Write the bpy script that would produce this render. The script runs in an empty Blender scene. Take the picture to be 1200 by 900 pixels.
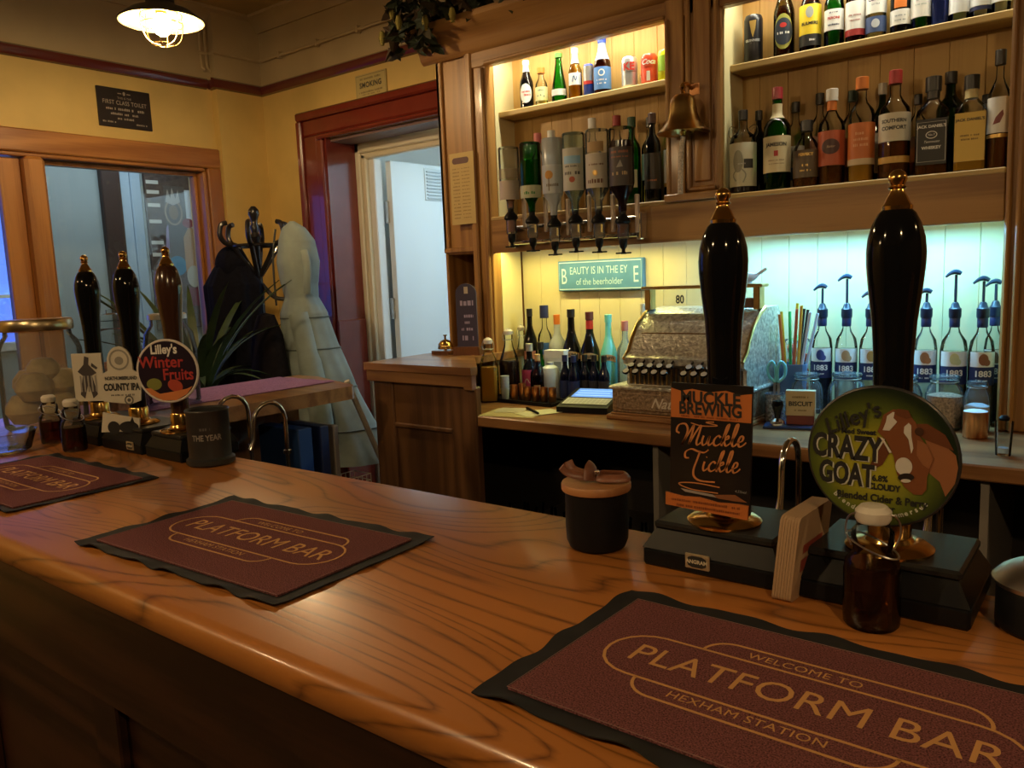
import bpy, bmesh, math, random
from mathutils import Matrix, Vector
PI = math.pi
sin, cos, rad = math.sin, math.cos, math.radians
SC = bpy.context.scene
COL = SC.collection
random.seed(7)

# ------------------------------------------------------------------ camera
cam_d = bpy.data.cameras.new('camera')
cam = bpy.data.objects.new('camera', cam_d)
COL.objects.link(cam)
cam_d.sensor_fit = 'HORIZONTAL'
cam_d.sensor_width = 36.0
cam_d.lens = 940.0 * 36.0 / 1200.0
cam_d.clip_start = 0.02
yaw, pit, rol = rad(38.079), rad(7.6546), rad(-2.29)
fw = Vector((-sin(yaw) * cos(pit), cos(yaw) * cos(pit), -sin(pit)))
rt = fw.cross(Vector((0, 0, 1))).normalized()
up = rt.cross(fw)
r2 = cos(rol) * rt + sin(rol) * up
u2 = -sin(rol) * rt + cos(rol) * up
mw = Matrix((r2, u2, -fw)).transposed().to_4x4()
mw.translation = (0, 0, 1.45)
cam.matrix_world = mw
SC.camera = cam

# ------------------------------------------------------------------ view, world, lights
SC.view_settings.view_transform = 'Standard'
SC.view_settings.look = 'None'
SC.view_settings.gamma = 1.0
SC.view_settings.use_curve_mapping = False
SC.view_settings.exposure = 1.0
SC.cycles.max_bounces = 8
SC.cycles.transparent_max_bounces = 24
SC.cycles.caustics_reflective = False
SC.cycles.caustics_refractive = False
SC.cycles.sample_clamp_indirect = 4.0
world = bpy.data.worlds.new('world')
SC.world = world
world.use_nodes = True
world.node_tree.nodes['Background'].inputs[0].default_value = (0.30, 0.33, 0.42, 1)
world.node_tree.nodes['Background'].inputs[1].default_value = 0.15


def area(name, loc, rot, sx, sy, power, color):
    d = bpy.data.lights.new(name, 'AREA')
    d.shape = 'RECTANGLE'
    d.size, d.size_y, d.energy, d.color = sx, sy, power, color
    o = bpy.data.objects.new(name, d)
    COL.objects.link(o)
    o.location = loc
    o.rotation_euler = rot
    return o


WARM = (1.0, 0.63, 0.30)
# LED strips inside the back bar (top of the two upper bays, underside of the band over the counter)
area('led_upper_bay', (-1.61, 2.493, 2.335), (rad(-10), 0, 0), 0.70, 0.02, 2.6, (1.0, 0.97, 0.72))
area('led_upper_bay', (-0.67, 2.493, 2.335), (rad(-10), 0, 0), 0.72, 0.02, 1.7, (1.0, 0.98, 0.76))
area('led_counter', (-1.62, 2.498, 1.552), (rad(-6), 0, 0), 0.70, 0.02, 1.6, (1.0, 0.86, 0.25))
area('led_counter', (-0.68, 2.498, 1.552), (rad(-6), 0, 0), 0.74, 0.02, 4.6, (0.20, 0.64, 1.0))
# corridor tube behind the red doorway; added fill in the lobby behind the screen
area('corridor_tube', (-2.35, 3.30, 2.40), (0, rad(-20), 0), 0.5, 0.9, 7.6, (0.62, 0.85, 1.0))
area('lobby_fill', (-4.35, 2.3, 2.45), (0, 0, 0), 0.5, 0.9, 4.2, (0.80, 0.94, 1.0))
# warm pendants over the drinkers' side of the bar (their shades are built further down)
PENDANTS = [(-2.694, 1.572, 2.36, 330.0), (-1.35, -0.75, 2.36, 470.0), (0.75, -0.55, 2.36, 560.0), (1.6, 1.55, 2.36, 200.0), (-3.0, -1.2, 2.36, 330.0)]

# ------------------------------------------------------------------ materials
def new_mat(name):
    m = bpy.data.materials.new(name)
    m.use_nodes = True
    nt = m.node_tree
    return m, nt, nt.nodes['Principled BSDF']


def plain(name, c, rough=0.5, metal=0.0, coat=0.0, noise=0.0, nscale=40.0, spec=None, bump=0.0):
    m, nt, b = new_mat(name)
    b.inputs['Base Color'].default_value = (*c, 1)
    b.inputs['Roughness'].default_value = rough
    b.inputs['Metallic'].default_value = metal
    b.inputs['Coat Weight'].default_value = coat
    if spec is not None:
        b.inputs['Specular IOR Level'].default_value = spec
    if noise or bump:
        tc = nt.nodes.new('ShaderNodeTexCoord')
        nz = nt.nodes.new('ShaderNodeTexNoise')
        nz.inputs['Scale'].default_value = nscale
        nz.inputs['Detail'].default_value = 4
        nt.links.new(tc.outputs['Object'], nz.inputs['Vector'])
        if noise:
            rp = nt.nodes.new('ShaderNodeValToRGB')
            rp.color_ramp.elements[0].position = 0.3
            rp.color_ramp.elements[1].position = 0.7
            rp.color_ramp.elements[0].color = (*[max(0, v * (1 - noise)) for v in c], 1)
            rp.color_ramp.elements[1].color = (*[min(1, v * (1 + noise)) for v in c], 1)
            nt.links.new(nz.outputs['Fac'], rp.inputs['Fac'])
            nt.links.new(rp.outputs['Color'], b.inputs['Base Color'])
        if bump:
            bp = nt.nodes.new('ShaderNodeBump')
            bp.inputs['Strength'].default_value = bump
            bp.inputs['Distance'].default_value = 0.004
            nt.links.new(nz.outputs['Fac'], bp.inputs['Height'])
            nt.links.new(bp.outputs['Normal'], b.inputs['Normal'])
    return m


def wood(name, light, dark, axis='X', grain=14.0, rough=0.4, coat=0.0, rings=3.0, knots=False, stretch=0.09, bump=0.15, contrast=(0.3, 0.72), sharp=1.0, patch=0.0):
    """long fibres along one axis, broad distorted growth bands, optional knots"""
    m, nt, b = new_mat(name)
    N, L = nt.nodes, nt.links
    tc = N.new('ShaderNodeTexCoord')
    mp = N.new('ShaderNodeMapping')
    s = [1.0, 1.0, 1.0]
    s['XYZ'.index(axis)] = stretch
    mp.inputs['Scale'].default_value = s
    L.new(tc.outputs['Object'], mp.inputs['Vector'])
    n1 = N.new('ShaderNodeTexNoise')
    n1.inputs['Scale'].default_value = rings
    n1.inputs['Detail'].default_value = 2
    n1.inputs['Distortion'].default_value = 0.6
    L.new(mp.outputs['Vector'], n1.inputs['Vector'])
    mul = N.new('ShaderNodeMath')
    mul.operation = 'MULTIPLY'
    mul.inputs[1].default_value = grain
    L.new(n1.outputs['Fac'], mul.inputs[0])
    fr = N.new('ShaderNodeMath')
    fr.operation = 'PINGPONG'
    fr.inputs[1].default_value = 1.0
    L.new(mul.outputs[0], fr.inputs[0])
    if sharp != 1.0:
        pw = N.new('ShaderNodeMath')
        pw.operation = 'POWER'
        pw.inputs[1].default_value = sharp
        L.new(fr.outputs[0], pw.inputs[0])
        fr = pw
    n2 = N.new('ShaderNodeTexNoise')
    n2.inputs['Scale'].default_value = 150
    n2.inputs['Detail'].default_value = 3
    mp2 = N.new('ShaderNodeMapping')
    s2 = [1.0, 1.0, 1.0]
    s2['XYZ'.index(axis)] = 0.04
    mp2.inputs['Scale'].default_value = s2
    L.new(tc.outputs['Object'], mp2.inputs['Vector'])
    L.new(mp2.outputs['Vector'], n2.inputs['Vector'])
    mx = N.new('ShaderNodeMath')
    mx.operation = 'MULTIPLY_ADD'
    mx.inputs[1].default_value = 0.55
    L.new(fr.outputs[0], mx.inputs[0])
    hf = N.new('ShaderNodeMath')
    hf.operation = 'MULTIPLY'
    hf.inputs[1].default_value = 0.5
    L.new(n2.outputs['Fac'], hf.inputs[0])
    L.new(hf.outputs[0], mx.inputs[2])
    rp = N.new('ShaderNodeValToRGB')
    e = rp.color_ramp.elements
    e[0].position, e[1].position = contrast
    e[0].color, e[1].color = (*dark, 1), (*light, 1)
    L.new(mx.outputs[0], rp.inputs['Fac'])
    out = rp.outputs['Color']
    if patch:
        n3 = N.new('ShaderNodeTexNoise')
        n3.inputs['Scale'].default_value = 5.0
        L.new(mp.outputs['Vector'], n3.inputs['Vector'])
        hs = N.new('ShaderNodeHueSaturation')
        mr = N.new('ShaderNodeMapRange')
        mr.inputs[1].default_value, mr.inputs[2].default_value = 0.3, 0.7
        mr.inputs[3].default_value, mr.inputs[4].default_value = 1.0 - patch, 1.0 + patch
        L.new(n3.outputs['Fac'], mr.inputs[0])
        L.new(mr.outputs[0], hs.inputs['Value'])
        L.new(out, hs.inputs['Color'])
        out = hs.outputs['Color']
    if knots:
        vo = N.new('ShaderNodeTexVoronoi')
        vo.inputs['Scale'].default_value = 4.5
        mp3 = N.new('ShaderNodeMapping')
        s3 = [1.0, 1.0, 1.0]
        s3['XYZ'.index(axis)] = 0.55
        mp3.inputs['Scale'].default_value = s3
        L.new(tc.outputs['Object'], mp3.inputs['Vector'])
        L.new(mp3.outputs['Vector'], vo.inputs['Vector'])
        kr = N.new('ShaderNodeValToRGB')
        kr.color_ramp.elements[0].position = 0.03
        kr.color_ramp.elements[1].position = 0.10
        kr.color_ramp.elements[0].color = (0, 0, 0, 1)
        L.new(vo.outputs['Distance'], kr.inputs['Fac'])
        mk = N.new('ShaderNodeMix')
        mk.data_type = 'RGBA'
        L.new(kr.outputs['Color'], mk.inputs[0])
        mk.inputs[6].default_value = (dark[0] * 0.35, dark[1] * 0.3, dark[2] * 0.3, 1)
        L.new(out, mk.inputs[7])
        out = mk.outputs[2]
    L.new(out, b.inputs['Base Color'])
    b.inputs['Roughness'].default_value = rough
    b.inputs['Coat Weight'].default_value = coat
    b.inputs['Coat Roughness'].default_value = 0.12
    if bump:
        bp = N.new('ShaderNodeBump')
        bp.inputs['Strength'].default_value = bump
        bp.inputs['Distance'].default_value = 0.002
        L.new(mx.outputs[0], bp.inputs['Height'])
        L.new(bp.outputs['Normal'], b.inputs['Normal'])
    return m


def glass(name, tint, gloss=0.03, ior=1.45, body=0.0, bodyc=None):
    """thin clear or coloured glass: tinted transparency under a Fresnel gloss; body adds frosted/milky diffuse"""
    m = bpy.data.materials.new(name)
    m.use_nodes = True
    nt = m.node_tree
    N, L = nt.nodes, nt.links
    N.remove(N['Principled BSDF'])
    out = N['Material Output']
    tr = N.new('ShaderNodeBsdfTransparent')
    tr.inputs[0].default_value = (*tint, 1)
    src = tr.outputs[0]
    if body:
        df = N.new('ShaderNodeBsdfDiffuse')
        df.inputs[0].default_value = (*(bodyc or tint), 1)
        m0 = N.new('ShaderNodeMixShader')
        m0.inputs[0].default_value = body
        L.new(src, m0.inputs[1])
        L.new(df.outputs[0], m0.inputs[2])
        src = m0.outputs[0]
    gl = N.new('ShaderNodeBsdfGlossy')
    gl.inputs['Roughness'].default_value = gloss
    fz = N.new('ShaderNodeFresnel')
    fz.inputs[0].default_value = ior
    mx = N.new('ShaderNodeMixShader')
    L.new(fz.outputs[0], mx.inputs[0])
    L.new(src, mx.inputs[1])
    L.new(gl.outputs[0], mx.inputs[2])
    L.new(mx.outputs[0], out.inputs[0])
    return m


def glow(name, c, s):
    m, nt, b = new_mat(name)
    b.inputs['Base Color'].default_value = (*c, 1)
    b.inputs['Emission Color'].default_value = (*c, 1)
    b.inputs['Emission Strength'].default_value = s
    return m


MT = {}


def mat(c, rough=0.45, metal=0.0, coat=0.0):
    k = (tuple(round(v, 3) for v in c), rough, metal, coat)
    if k not in MT:
        MT[k] = plain('paint_%d' % len(MT), c, rough, metal, coat)
    return MT[k]


OAK_BAR = wood('oak_bar_top', (0.41, 0.150, 0.032), (0.105, 0.030, 0.006), 'X', 70, 0.33, 0.35, 3.4, stretch=0.28, bump=0.05, contrast=(0.20, 0.56), sharp=0.55, patch=0.28)
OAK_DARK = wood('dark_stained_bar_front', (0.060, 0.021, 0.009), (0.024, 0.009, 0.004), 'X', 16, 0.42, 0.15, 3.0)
OAK = wood('oak_cabinet', (0.40, 0.205, 0.058), (0.24, 0.108, 0.027), 'Z', 14, 0.42, 0.15, 5.0)
OAK_X = wood('oak_cabinet_rail', (0.39, 0.20, 0.058), (0.23, 0.104, 0.027), 'X', 14, 0.42, 0.15, 5.0)
OAK_PALE = wood('pale_oak_lining', (0.50, 0.31, 0.095), (0.36, 0.20, 0.05), 'Z', 10, 0.5, 0.0, 4.0, bump=0.05)
OAK_PALE_X = wood('pale_oak_shelf', (0.52, 0.36, 0.13), (0.38, 0.24, 0.08), 'X', 10, 0.5, 0.0, 4.0, bump=0.05)
COUNTER_OAK = wood('oak_counter_top', (0.34, 0.165, 0.06), (0.20, 0.085, 0.03), 'X', 14, 0.33, 0.25, 4.0)
DARK_PANEL = wood('brown_panel', (0.20, 0.092, 0.036), (0.11, 0.048, 0.018), 'Z', 12, 0.45, 0.1, 4.0)
PINE = wood('knotty_pine', (0.52, 0.23, 0.06), (0.34, 0.13, 0.03), 'Z', 10, 0.4, 0.2, 4.0, knots=True)
PINE_Y = wood('knotty_pine_head', (0.50, 0.22, 0.06), (0.33, 0.125, 0.03), 'Y', 10, 0.4, 0.2, 4.0, knots=True)
BEECH = wood('beech_lid', (0.52, 0.25, 0.10), (0.38, 0.16, 0.06), 'X', 8, 0.45, 0.0, 6.0)
WALNUT = wood('walnut', (0.16, 0.06, 0.026), (0.07, 0.024, 0.010), 'Z', 10, 0.3, 0.3, 6.0)
CREAM_LINING = plain('painted_yellow_lining', (0.68, 0.60, 0.34), 0.5, noise=0.06, nscale=6)
WALL_YELLOW = plain('ochre_wall_paint', (0.68, 0.48, 0.15), 0.62, noise=0.07, nscale=5, bump=0.05)
WALL_CREAM = plain('cream_wall_paint', (0.52, 0.40, 0.22), 0.65, noise=0.08, nscale=4)
CEIL = plain('ceiling_paint', (0.46, 0.36, 0.17), 0.8, noise=0.1, nscale=6)
MAROON = plain('maroon_gloss_paint', (0.115, 0.018, 0.014), 0.22, coat=0.4)
RED_GLOSS = plain('red_brown_gloss_paint', (0.17, 0.022, 0.012), 0.2, coat=0.6, noise=0.1, nscale=9)
WHITE_PAINT = plain('white_paint', (0.78, 0.80, 0.80), 0.45)
CREAM_PAINT = plain('cream_gloss_paint', (0.72, 0.66, 0.50), 0.35)
FLOOR = plain('dark_floor', (0.06, 0.04, 0.03), 0.5, noise=0.3, nscale=12)
BLACK = plain('black_lacquer', (0.005, 0.005, 0.006), 0.08, spec=0.26)
BLACKP = plain('black_plastic', (0.008, 0.008, 0.009), 0.40, spec=0.14)
BLACKM = plain('matt_black', (0.008, 0.008, 0.009), 0.5, spec=0.15)
BRASS = plain('brass', (0.72, 0.44, 0.13), 0.18, 1.0)
BRASS_D = plain('aged_brass', (0.50, 0.33, 0.12), 0.30, 1.0, noise=0.15, nscale=30)
CHROME = plain('chrome', (0.80, 0.80, 0.80), 0.12, 1.0)
STEEL = plain('brushed_steel', (0.55, 0.55, 0.55), 0.32, 1.0)
COPPER = plain('copper', (0.66, 0.32, 0.14), 0.28, 1.0)
G_CLEAR = glass('clear_glass', (0.96, 0.98, 0.98), 0.03, 1.32)
G_OPTIC = glass('optic_bottle_glass', (0.94, 0.97, 0.97), 0.04, 1.22, body=0.10, bodyc=(0.70, 0.78, 0.80))
G_JAR = glass('jar_clear_glass', (0.93, 0.97, 0.98), 0.03, 1.20, body=0.09, bodyc=(0.55, 0.68, 0.75))
G_BIGJAR = glass('moulded_jar_glass', (0.90, 0.94, 0.96), 0.10, 1.14, body=0.17, bodyc=(0.42, 0.50, 0.58))
G_PANE = glass('window_glass', (0.90, 0.94, 0.95), 0.01)
G_GREEN = glass('green_glass', (0.12, 0.62, 0.16))
G_DKGREEN = glass('dark_green_glass', (0.05, 0.22, 0.07))
G_BROWN = glass('brown_glass', (0.34, 0.14, 0.04))
G_OLIVE = glass('olive_glass', (0.40, 0.36, 0.08))
G_BLUE = glass('blue_glass', (0.10, 0.18, 0.75))
G_ICE = glass('ice_glass', (0.78, 0.93, 0.95))
G_FROST = glass('frosted_glass', (0.85, 0.9, 0.95), 0.2, body=0.55, bodyc=(0.68, 0.74, 0.80))
G_DARK = glass('dark_glass', (0.06, 0.06, 0.06), body=0.4, bodyc=(0.008, 0.008, 0.010))
L_AMBER = glass('amber_liquid', (0.95, 0.60, 0.14), body=0.5, bodyc=(0.80, 0.42, 0.05))
L_DARK = plain('dark_liquid', (0.016, 0.006, 0.006), 0.15)
L_WHISKY = glass('whisky', (0.70, 0.30, 0.06), body=0.25, bodyc=(0.35, 0.13, 0.02))
L_ORANGE = glass('orange_drink', (0.85, 0.45, 0.06), body=0.55, bodyc=(0.75, 0.36, 0.03))
L_CLEAR = glass('clear_spirit', (0.90, 0.95, 0.96))


# ------------------------------------------------------------------ mesh building
class MB:
    def __init__(s):
        s.v, s.f = [], []

    def add(s, vs, fs, mt=None):
        o = len(s.v)
        s.v += [tuple(mt @ Vector(v)) if mt else tuple(v) for v in vs]
        s.f += [tuple(i + o for i in f) for f in fs]
        return s

    def box(s, x0, x1, y0, y1, z0, z1, c=0.0, mt=None):
        if x0 > x1: x0, x1 = x1, x0
        if y0 > y1: y0, y1 = y1, y0
        if z0 > z1: z0, z1 = z1, z0
        c = min(c, (x1 - x0) * .45, (y1 - y0) * .45, (z1 - z0) * .45)
        if c <= 0:
            vs = [(x, y, z) for z in (z0, z1) for y in (y0, y1) for x in (x0, x1)]
            return s.add(vs, [(0, 2, 3, 1), (4, 5, 7, 6), (0, 1, 5, 4), (2, 6, 7, 3), (0, 4, 6, 2), (1, 3, 7, 5)], mt)
        vs, idx = [], {}
        for sx in (0, 1):
            for sy in (0, 1):
                for sz in (0, 1):
                    X, Y, Z = (x0, x1)[sx], (y0, y1)[sy], (z0, z1)[sz]
                    ix, iy, iz = X + (c if sx == 0 else -c), Y + (c if sy == 0 else -c), Z + (c if sz == 0 else -c)
                    for a, p in enumerate(((X, iy, iz), (ix, Y, iz), (ix, iy, Z))):
                        idx[(sx, sy, sz, a)] = len(vs)
                        vs.append(p)
        fs = []
        ring = [(0, 0), (1, 0), (1, 1), (0, 1)]
        for q in (0, 1):
            fs.append(tuple(idx[(q, a, b, 0)] for a, b in ring))
            fs.append(tuple(idx[(a, q, b, 1)] for a, b in ring))
            fs.append(tuple(idx[(a, b, q, 2)] for a, b in ring))
        for a in (0, 1):
            for b in (0, 1):
                fs.append((idx[(0, a, b, 1)], idx[(1, a, b, 1)], idx[(1, a, b, 2)], idx[(0, a, b, 2)]))
                fs.append((idx[(a, 0, b, 0)], idx[(a, 1, b, 0)], idx[(a, 1, b, 2)], idx[(a, 0, b, 2)]))
                fs.append((idx[(a, b, 0, 0)], idx[(a, b, 1, 0)], idx[(a, b, 1, 1)], idx[(a, b, 0, 1)]))
                for cc in (0, 1):
                    fs.append(tuple(idx[(a, b, cc, k)] for k in range(3)))
        return s.add(vs, fs, mt)

    def lathe(s, prof, n=24, x=0, y=0, z=0, sq=None, ax=1.0, ay=1.0, mt=None):
        """profile of (radius, height[, squareness]) about the vertical axis"""
        vs, fs, rows = [], [], []
        for p in prof:
            r, h = p[0], p[1]
            q = p[2] if len(p) > 2 else sq
            if r <= 1e-6:
                rows.append([len(vs)])
                vs.append((x, y, z + h))
                continue
            row = []
            for i in range(n):
                a = 2 * PI * (i + 0.5) / n
                c_, s_ = cos(a), sin(a)
                k = 1.0 if not q else 1.0 / ((abs(c_) ** q + abs(s_) ** q) ** (1.0 / q))
                row.append(len(vs))
                vs.append((x + r * k * c_ * ax, y + r * k * s_ * ay, z + h))
            rows.append(row)
        for A, B in zip(rows, rows[1:]):
            if len(A) == 1 and len(B) == 1:
                continue
            for i in range(n):
                j = (i + 1) % n
                if len(A) == 1:
                    fs.append((A[0], B[j], B[i]))
                elif len(B) == 1:
                    fs.append((A[i], A[j], B[0]))
                else:
                    fs.append((A[i], A[j], B[j], B[i]))
        for R, end in ((rows[0], 0), (rows[-1], 1)):
            if len(R) > 1 and not (prof[0][0] == prof[-1][0] and prof[0][1] == prof[-1][1]):
                fs.append(tuple(R) if end else tuple(reversed(R)))
        return s.add(vs, fs, mt)

    def tube(s, path, r, n=8, closed=False, mt=None, flat=1.0):
        P = [Vector(p) for p in path]
        m = len(P)
        vs, fs = [], []
        nrm = None
        for i, p in enumerate(P):
            if closed:
                t = (P[(i + 1) % m] - P[i - 1])
            else:
                t = P[min(i + 1, m - 1)] - P[max(i - 1, 0)]
            t.normalize()
            if nrm is None:
                nrm = t.orthogonal().normalized()
            nrm = (nrm - t * nrm.dot(t))
            if nrm.length < 1e-6:
                nrm = t.orthogonal()
            nrm.normalize()
            b = t.cross(nrm)
            rr = r[i] if isinstance(r, (list, tuple)) else r
            for k in range(n):
                a = 2 * PI * k / n
                vs.append(p + nrm * (rr * cos(a)) + b * (rr * flat * sin(a)))
        for i in range(m if closed else m - 1):
            j = (i + 1) % m
            for k in range(n):
                l = (k + 1) % n
                fs.append((i * n + k, i * n + l, j * n + l, j * n + k))
        if not closed:
            fs.append(tuple(range(n - 1, -1, -1)))
            fs.append(tuple((m - 1) * n + k for k in range(n)))
        return s.add(vs, fs, mt)

    def prism(s, poly, d0, d1, axis='Y', mt=None):
        """polygon in the two other axes, extruded between d0 and d1 along axis"""
        n = len(poly)

        def pt(a, b, d):
            return {'X': (d, a, b), 'Y': (a, d, b), 'Z': (a, b, d)}[axis]
        vs = [pt(a, b, d0) for a, b in poly] + [pt(a, b, d1) for a, b in poly]
        fs = [tuple(range(n)), tuple(range(2 * n - 1, n - 1, -1))]
        for i in range(n):
            j = (i + 1) % n
            fs.append((i, i + n, j + n, j))
        return s.add(vs, fs, mt)

    def grid(s, fn, nu, nv, mt=None, closeu=False):
        vs = [fn(i / (nu - (0 if closeu else 1)), j / (nv - 1)) for j in range(nv) for i in range(nu)]
        fs = []
        for j in range(nv - 1):
            for i in range(nu if closeu else nu - 1):
                k = (i + 1) % nu
                fs.append((j * nu + i, j * nu + k, (j + 1) * nu + k, (j + 1) * nu + i))
        return s.add(vs, fs, mt)

    def flat(s, poly, mt=None):
        return s.add([(a, b, 0) for a, b in poly], [tuple(range(len(poly)))], mt)

    def mesh(s, name, m, smooth=35, recalc=True):
        me = bpy.data.meshes.new(name)
        me.from_pydata(s.v, [], s.f)
        if recalc:
            bm = bmesh.new()
            bm.from_mesh(me)
            bmesh.ops.recalc_face_normals(bm, faces=bm.faces)
            bm.to_mesh(me)
            bm.free()
        if smooth:
            for p in me.polygons:
                p.use_smooth = True
            me.set_sharp_from_angle(angle=rad(smooth))
        if m:
            me.materials.append(m)
        return me

    def build(s, name, m, parent=None, smooth=35, loc=None, rz=0.0, recalc=True):
        o = bpy.data.objects.new(name, s.mesh(name, m, smooth, recalc))
        COL.objects.link(o)
        if parent:
            o.parent = parent
        if loc:
            o.location = loc
        if rz:
            o.rotation_euler[2] = rz
        return o


def tag(o, label, cat, group=None, kind=None):
    o['label'] = label
    o['category'] = cat
    if group: o['group'] = group
    if kind: o['kind'] = kind
    return o


def thing(name, label, cat, loc=(0, 0, 0), rz=0.0, group=None):
    o = bpy.data.objects.new(name, None)
    o.empty_display_size = 0.02
    COL.objects.link(o)
    o.location = loc
    o.rotation_euler[2] = rz
    return tag(o, label, cat, group)


def struct(o, label=None, cat=None):
    o['kind'] = 'structure'
    if label: o['label'] = label
    if cat: o['category'] = cat
    return o


def dup(o, parent=None):
    c = o.copy()
    COL.objects.link(c)
    c.parent = parent
    for ch in o.children:
        dup(ch, c)
    return c


def cr(pts, n=6, closed=False):
    """Catmull-Rom through the points"""
    P = [Vector(p) for p in pts]
    m = len(P)
    out = []
    for i in range(m if closed else m - 1):
        a, b, c, d = (P[(i - 1) % m] if closed or i > 0 else P[0]), P[i], P[(i + 1) % m], (P[(i + 2) % m] if closed or i + 2 < m else P[-1])
        for k in range(n):
            t = k / n
            out.append(0.5 * ((2 * b) + (-a + c) * t + (2 * a - 5 * b + 4 * c - d) * t * t + (-a + 3 * b - 3 * c + d) * t ** 3))
    if not closed:
        out.append(P[-1])
    return out


def frame(x, y, z, a=0.0, tilt=0.0):
    """a plane seen from the drinkers' side: x to the right, y up, z out of the face; a turns it about the vertical, tilt leans it back"""
    M = Matrix(((cos(a), 0, sin(a), x), (sin(a), 0, -cos(a), y), (0, 1, 0, z), (0, 0, 0, 1)))
    return M @ Matrix.Rotation(-tilt, 4, 'X')


FLATZ = Matrix.Identity(4)


def text_mesh(s, size, sx=1.0, shear=0.0, bold=0.0, align='CENTER', space=1.0):
    cu = bpy.data.curves.new('letters', 'FONT')
    cu.body = s
    cu.size = size
    cu.shear = shear
    cu.offset = bold
    cu.align_x = align
    cu.align_y = 'CENTER'
    cu.space_character = space
    cu.resolution_u = 3
    o = bpy.data.objects.new('letters', cu)
    me = bpy.data.meshes.new_from_object(o)
    vs = [(v.co.x * sx, v.co.y) for v in me.vertices]
    fs = [tuple(p.vertices) for p in me.polygons]
    bpy.data.objects.remove(o)
    bpy.data.curves.remove(cu)
    bpy.data.meshes.remove(me)
    return vs, fs


def strips(poly, step):
    """cut a flat outline into narrow upright strips so that it can follow a curved face"""
    xs = [p[0] for p in poly]
    x0, x1 = min(xs), max(xs)
    n = max(1, int(math.ceil((x1 - x0) / step)))
    if n == 1:
        return [poly]

    def clip(pl, c, keep_right):
        o = []
        for i, p in enumerate(pl):
            q = pl[i - 1]
            ip, iq = (p[0] >= c) == keep_right, (q[0] >= c) == keep_right
            if ip != iq:
                f = (c - q[0]) / (p[0] - q[0])
                o.append((c, q[1] + (p[1] - q[1]) * f))
            if ip:
                o.append(p)
        return o
    out = []
    for k in range(n):
        pl = poly
        if k > 0:
            pl = clip(pl, x0 + (x1 - x0) * k / n, True)
        if k < n - 1 and len(pl) > 2:
            pl = clip(pl, x0 + (x1 - x0) * (k + 1) / n, False)
        if len(pl) > 2:
            out.append(pl)
    return out


def letters(s, size, m, parent, fr, x=0, y=0, rot=0.0, lift=0.0006, wrap=None, name='lettering', **k):
    vs, fs = text_mesh(s, size, **k)
    c_, s_ = cos(rot), sin(rot)
    P = [(a * c_ - b * s_ + x, a * s_ + b * c_ + y) for a, b in vs]
    mb = MB()
    if wrap:
        R = wrap + lift
        for f in fs:
            for pl in strips([P[i] for i in f], wrap * 0.16):
                mb.add([(R * sin(a / wrap), -R * cos(a / wrap), b) for a, b in pl], [tuple(range(len(pl)))])
    else:
        mb.add([tuple(fr @ Vector((a, b, lift))) for a, b in P], fs)
    return mb.build(name, m, parent, smooth=0, recalc=False)


def decal(name, polys, m, parent, fr, lift=0.0004, wrap=None):
    mb = MB()
    for poly in polys:
        if wrap:
            R = wrap + lift
            for pl in strips(poly, wrap * 0.16):
                mb.add([(R * sin(a / wrap), -R * cos(a / wrap), b) for a, b in pl], [tuple(range(len(pl)))])
        else:
            mb.add([tuple(fr @ Vector((a, b, lift))) for a, b in poly], [tuple(range(len(poly)))])
    return mb.build(name, m, parent, smooth=0, recalc=False)


def rect(x0, x1, y0, y1):
    return [(x0, y0), (x1, y0), (x1, y1), (x0, y1)]


def disc(cx, cy, rx, ry=None, n=28, rot=0.0):
    ry = ry or rx
    o = []
    for i in range(n):
        a, b = rx * cos(2 * PI * i / n), ry * sin(2 * PI * i / n)
        o.append((cx + a * cos(rot) - b * sin(rot), cy + a * sin(rot) + b * cos(rot)))
    return o


def ribbon(path, w, closed=False):
    """quads along a 2-D path; w a width or a function of direction angle"""
    P = [Vector((p[0], p[1])) for p in path]
    m = len(P)
    L, R = [], []
    for i, p in enumerate(P):
        t = (P[(i + 1) % m] - P[i - 1]) if closed else (P[min(i + 1, m - 1)] - P[max(i - 1, 0)])
        if t.length < 1e-9:
            t = Vector((1, 0))
        t.normalize()
        ww = w(math.atan2(t.y, t.x)) if callable(w) else w
        nn = Vector((-t.y, t.x)) * ww * 0.5
        L.append(p + nn)
        R.append(p - nn)
    out = []
    for i in range(m if closed else m - 1):
        j = (i + 1) % m
        out.append([tuple(R[i]), tuple(R[j]), tuple(L[j]), tuple(L[i])])
    return out


def stadium(cx, cy, w, h, n=10):
    r = h / 2
    pts = []
    for k in range(n + 1):
        a = -PI / 2 + PI * k / n
        pts.append((cx + w / 2 - r + r * cos(a), cy + r * sin(a)))
    for k in range(n + 1):
        a = PI / 2 + PI * k / n
        pts.append((cx - w / 2 + r + r * cos(a), cy + r * sin(a)))
    return pts


def scribble(x0, x1, y, h, seed=1):
    """a run of little uprights: print too small to read"""
    rr = random.Random(seed)
    out, x = [], x0
    while x < x1:
        w = h * rr.uniform(0.25, 0.7)
        if rr.random() > 0.16:
            out.append(rect(x, min(x + w, x1), y - h / 2, y + h * rr.uniform(0.25, 0.5)))
        x += w + h * 0.22
    return out

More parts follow.
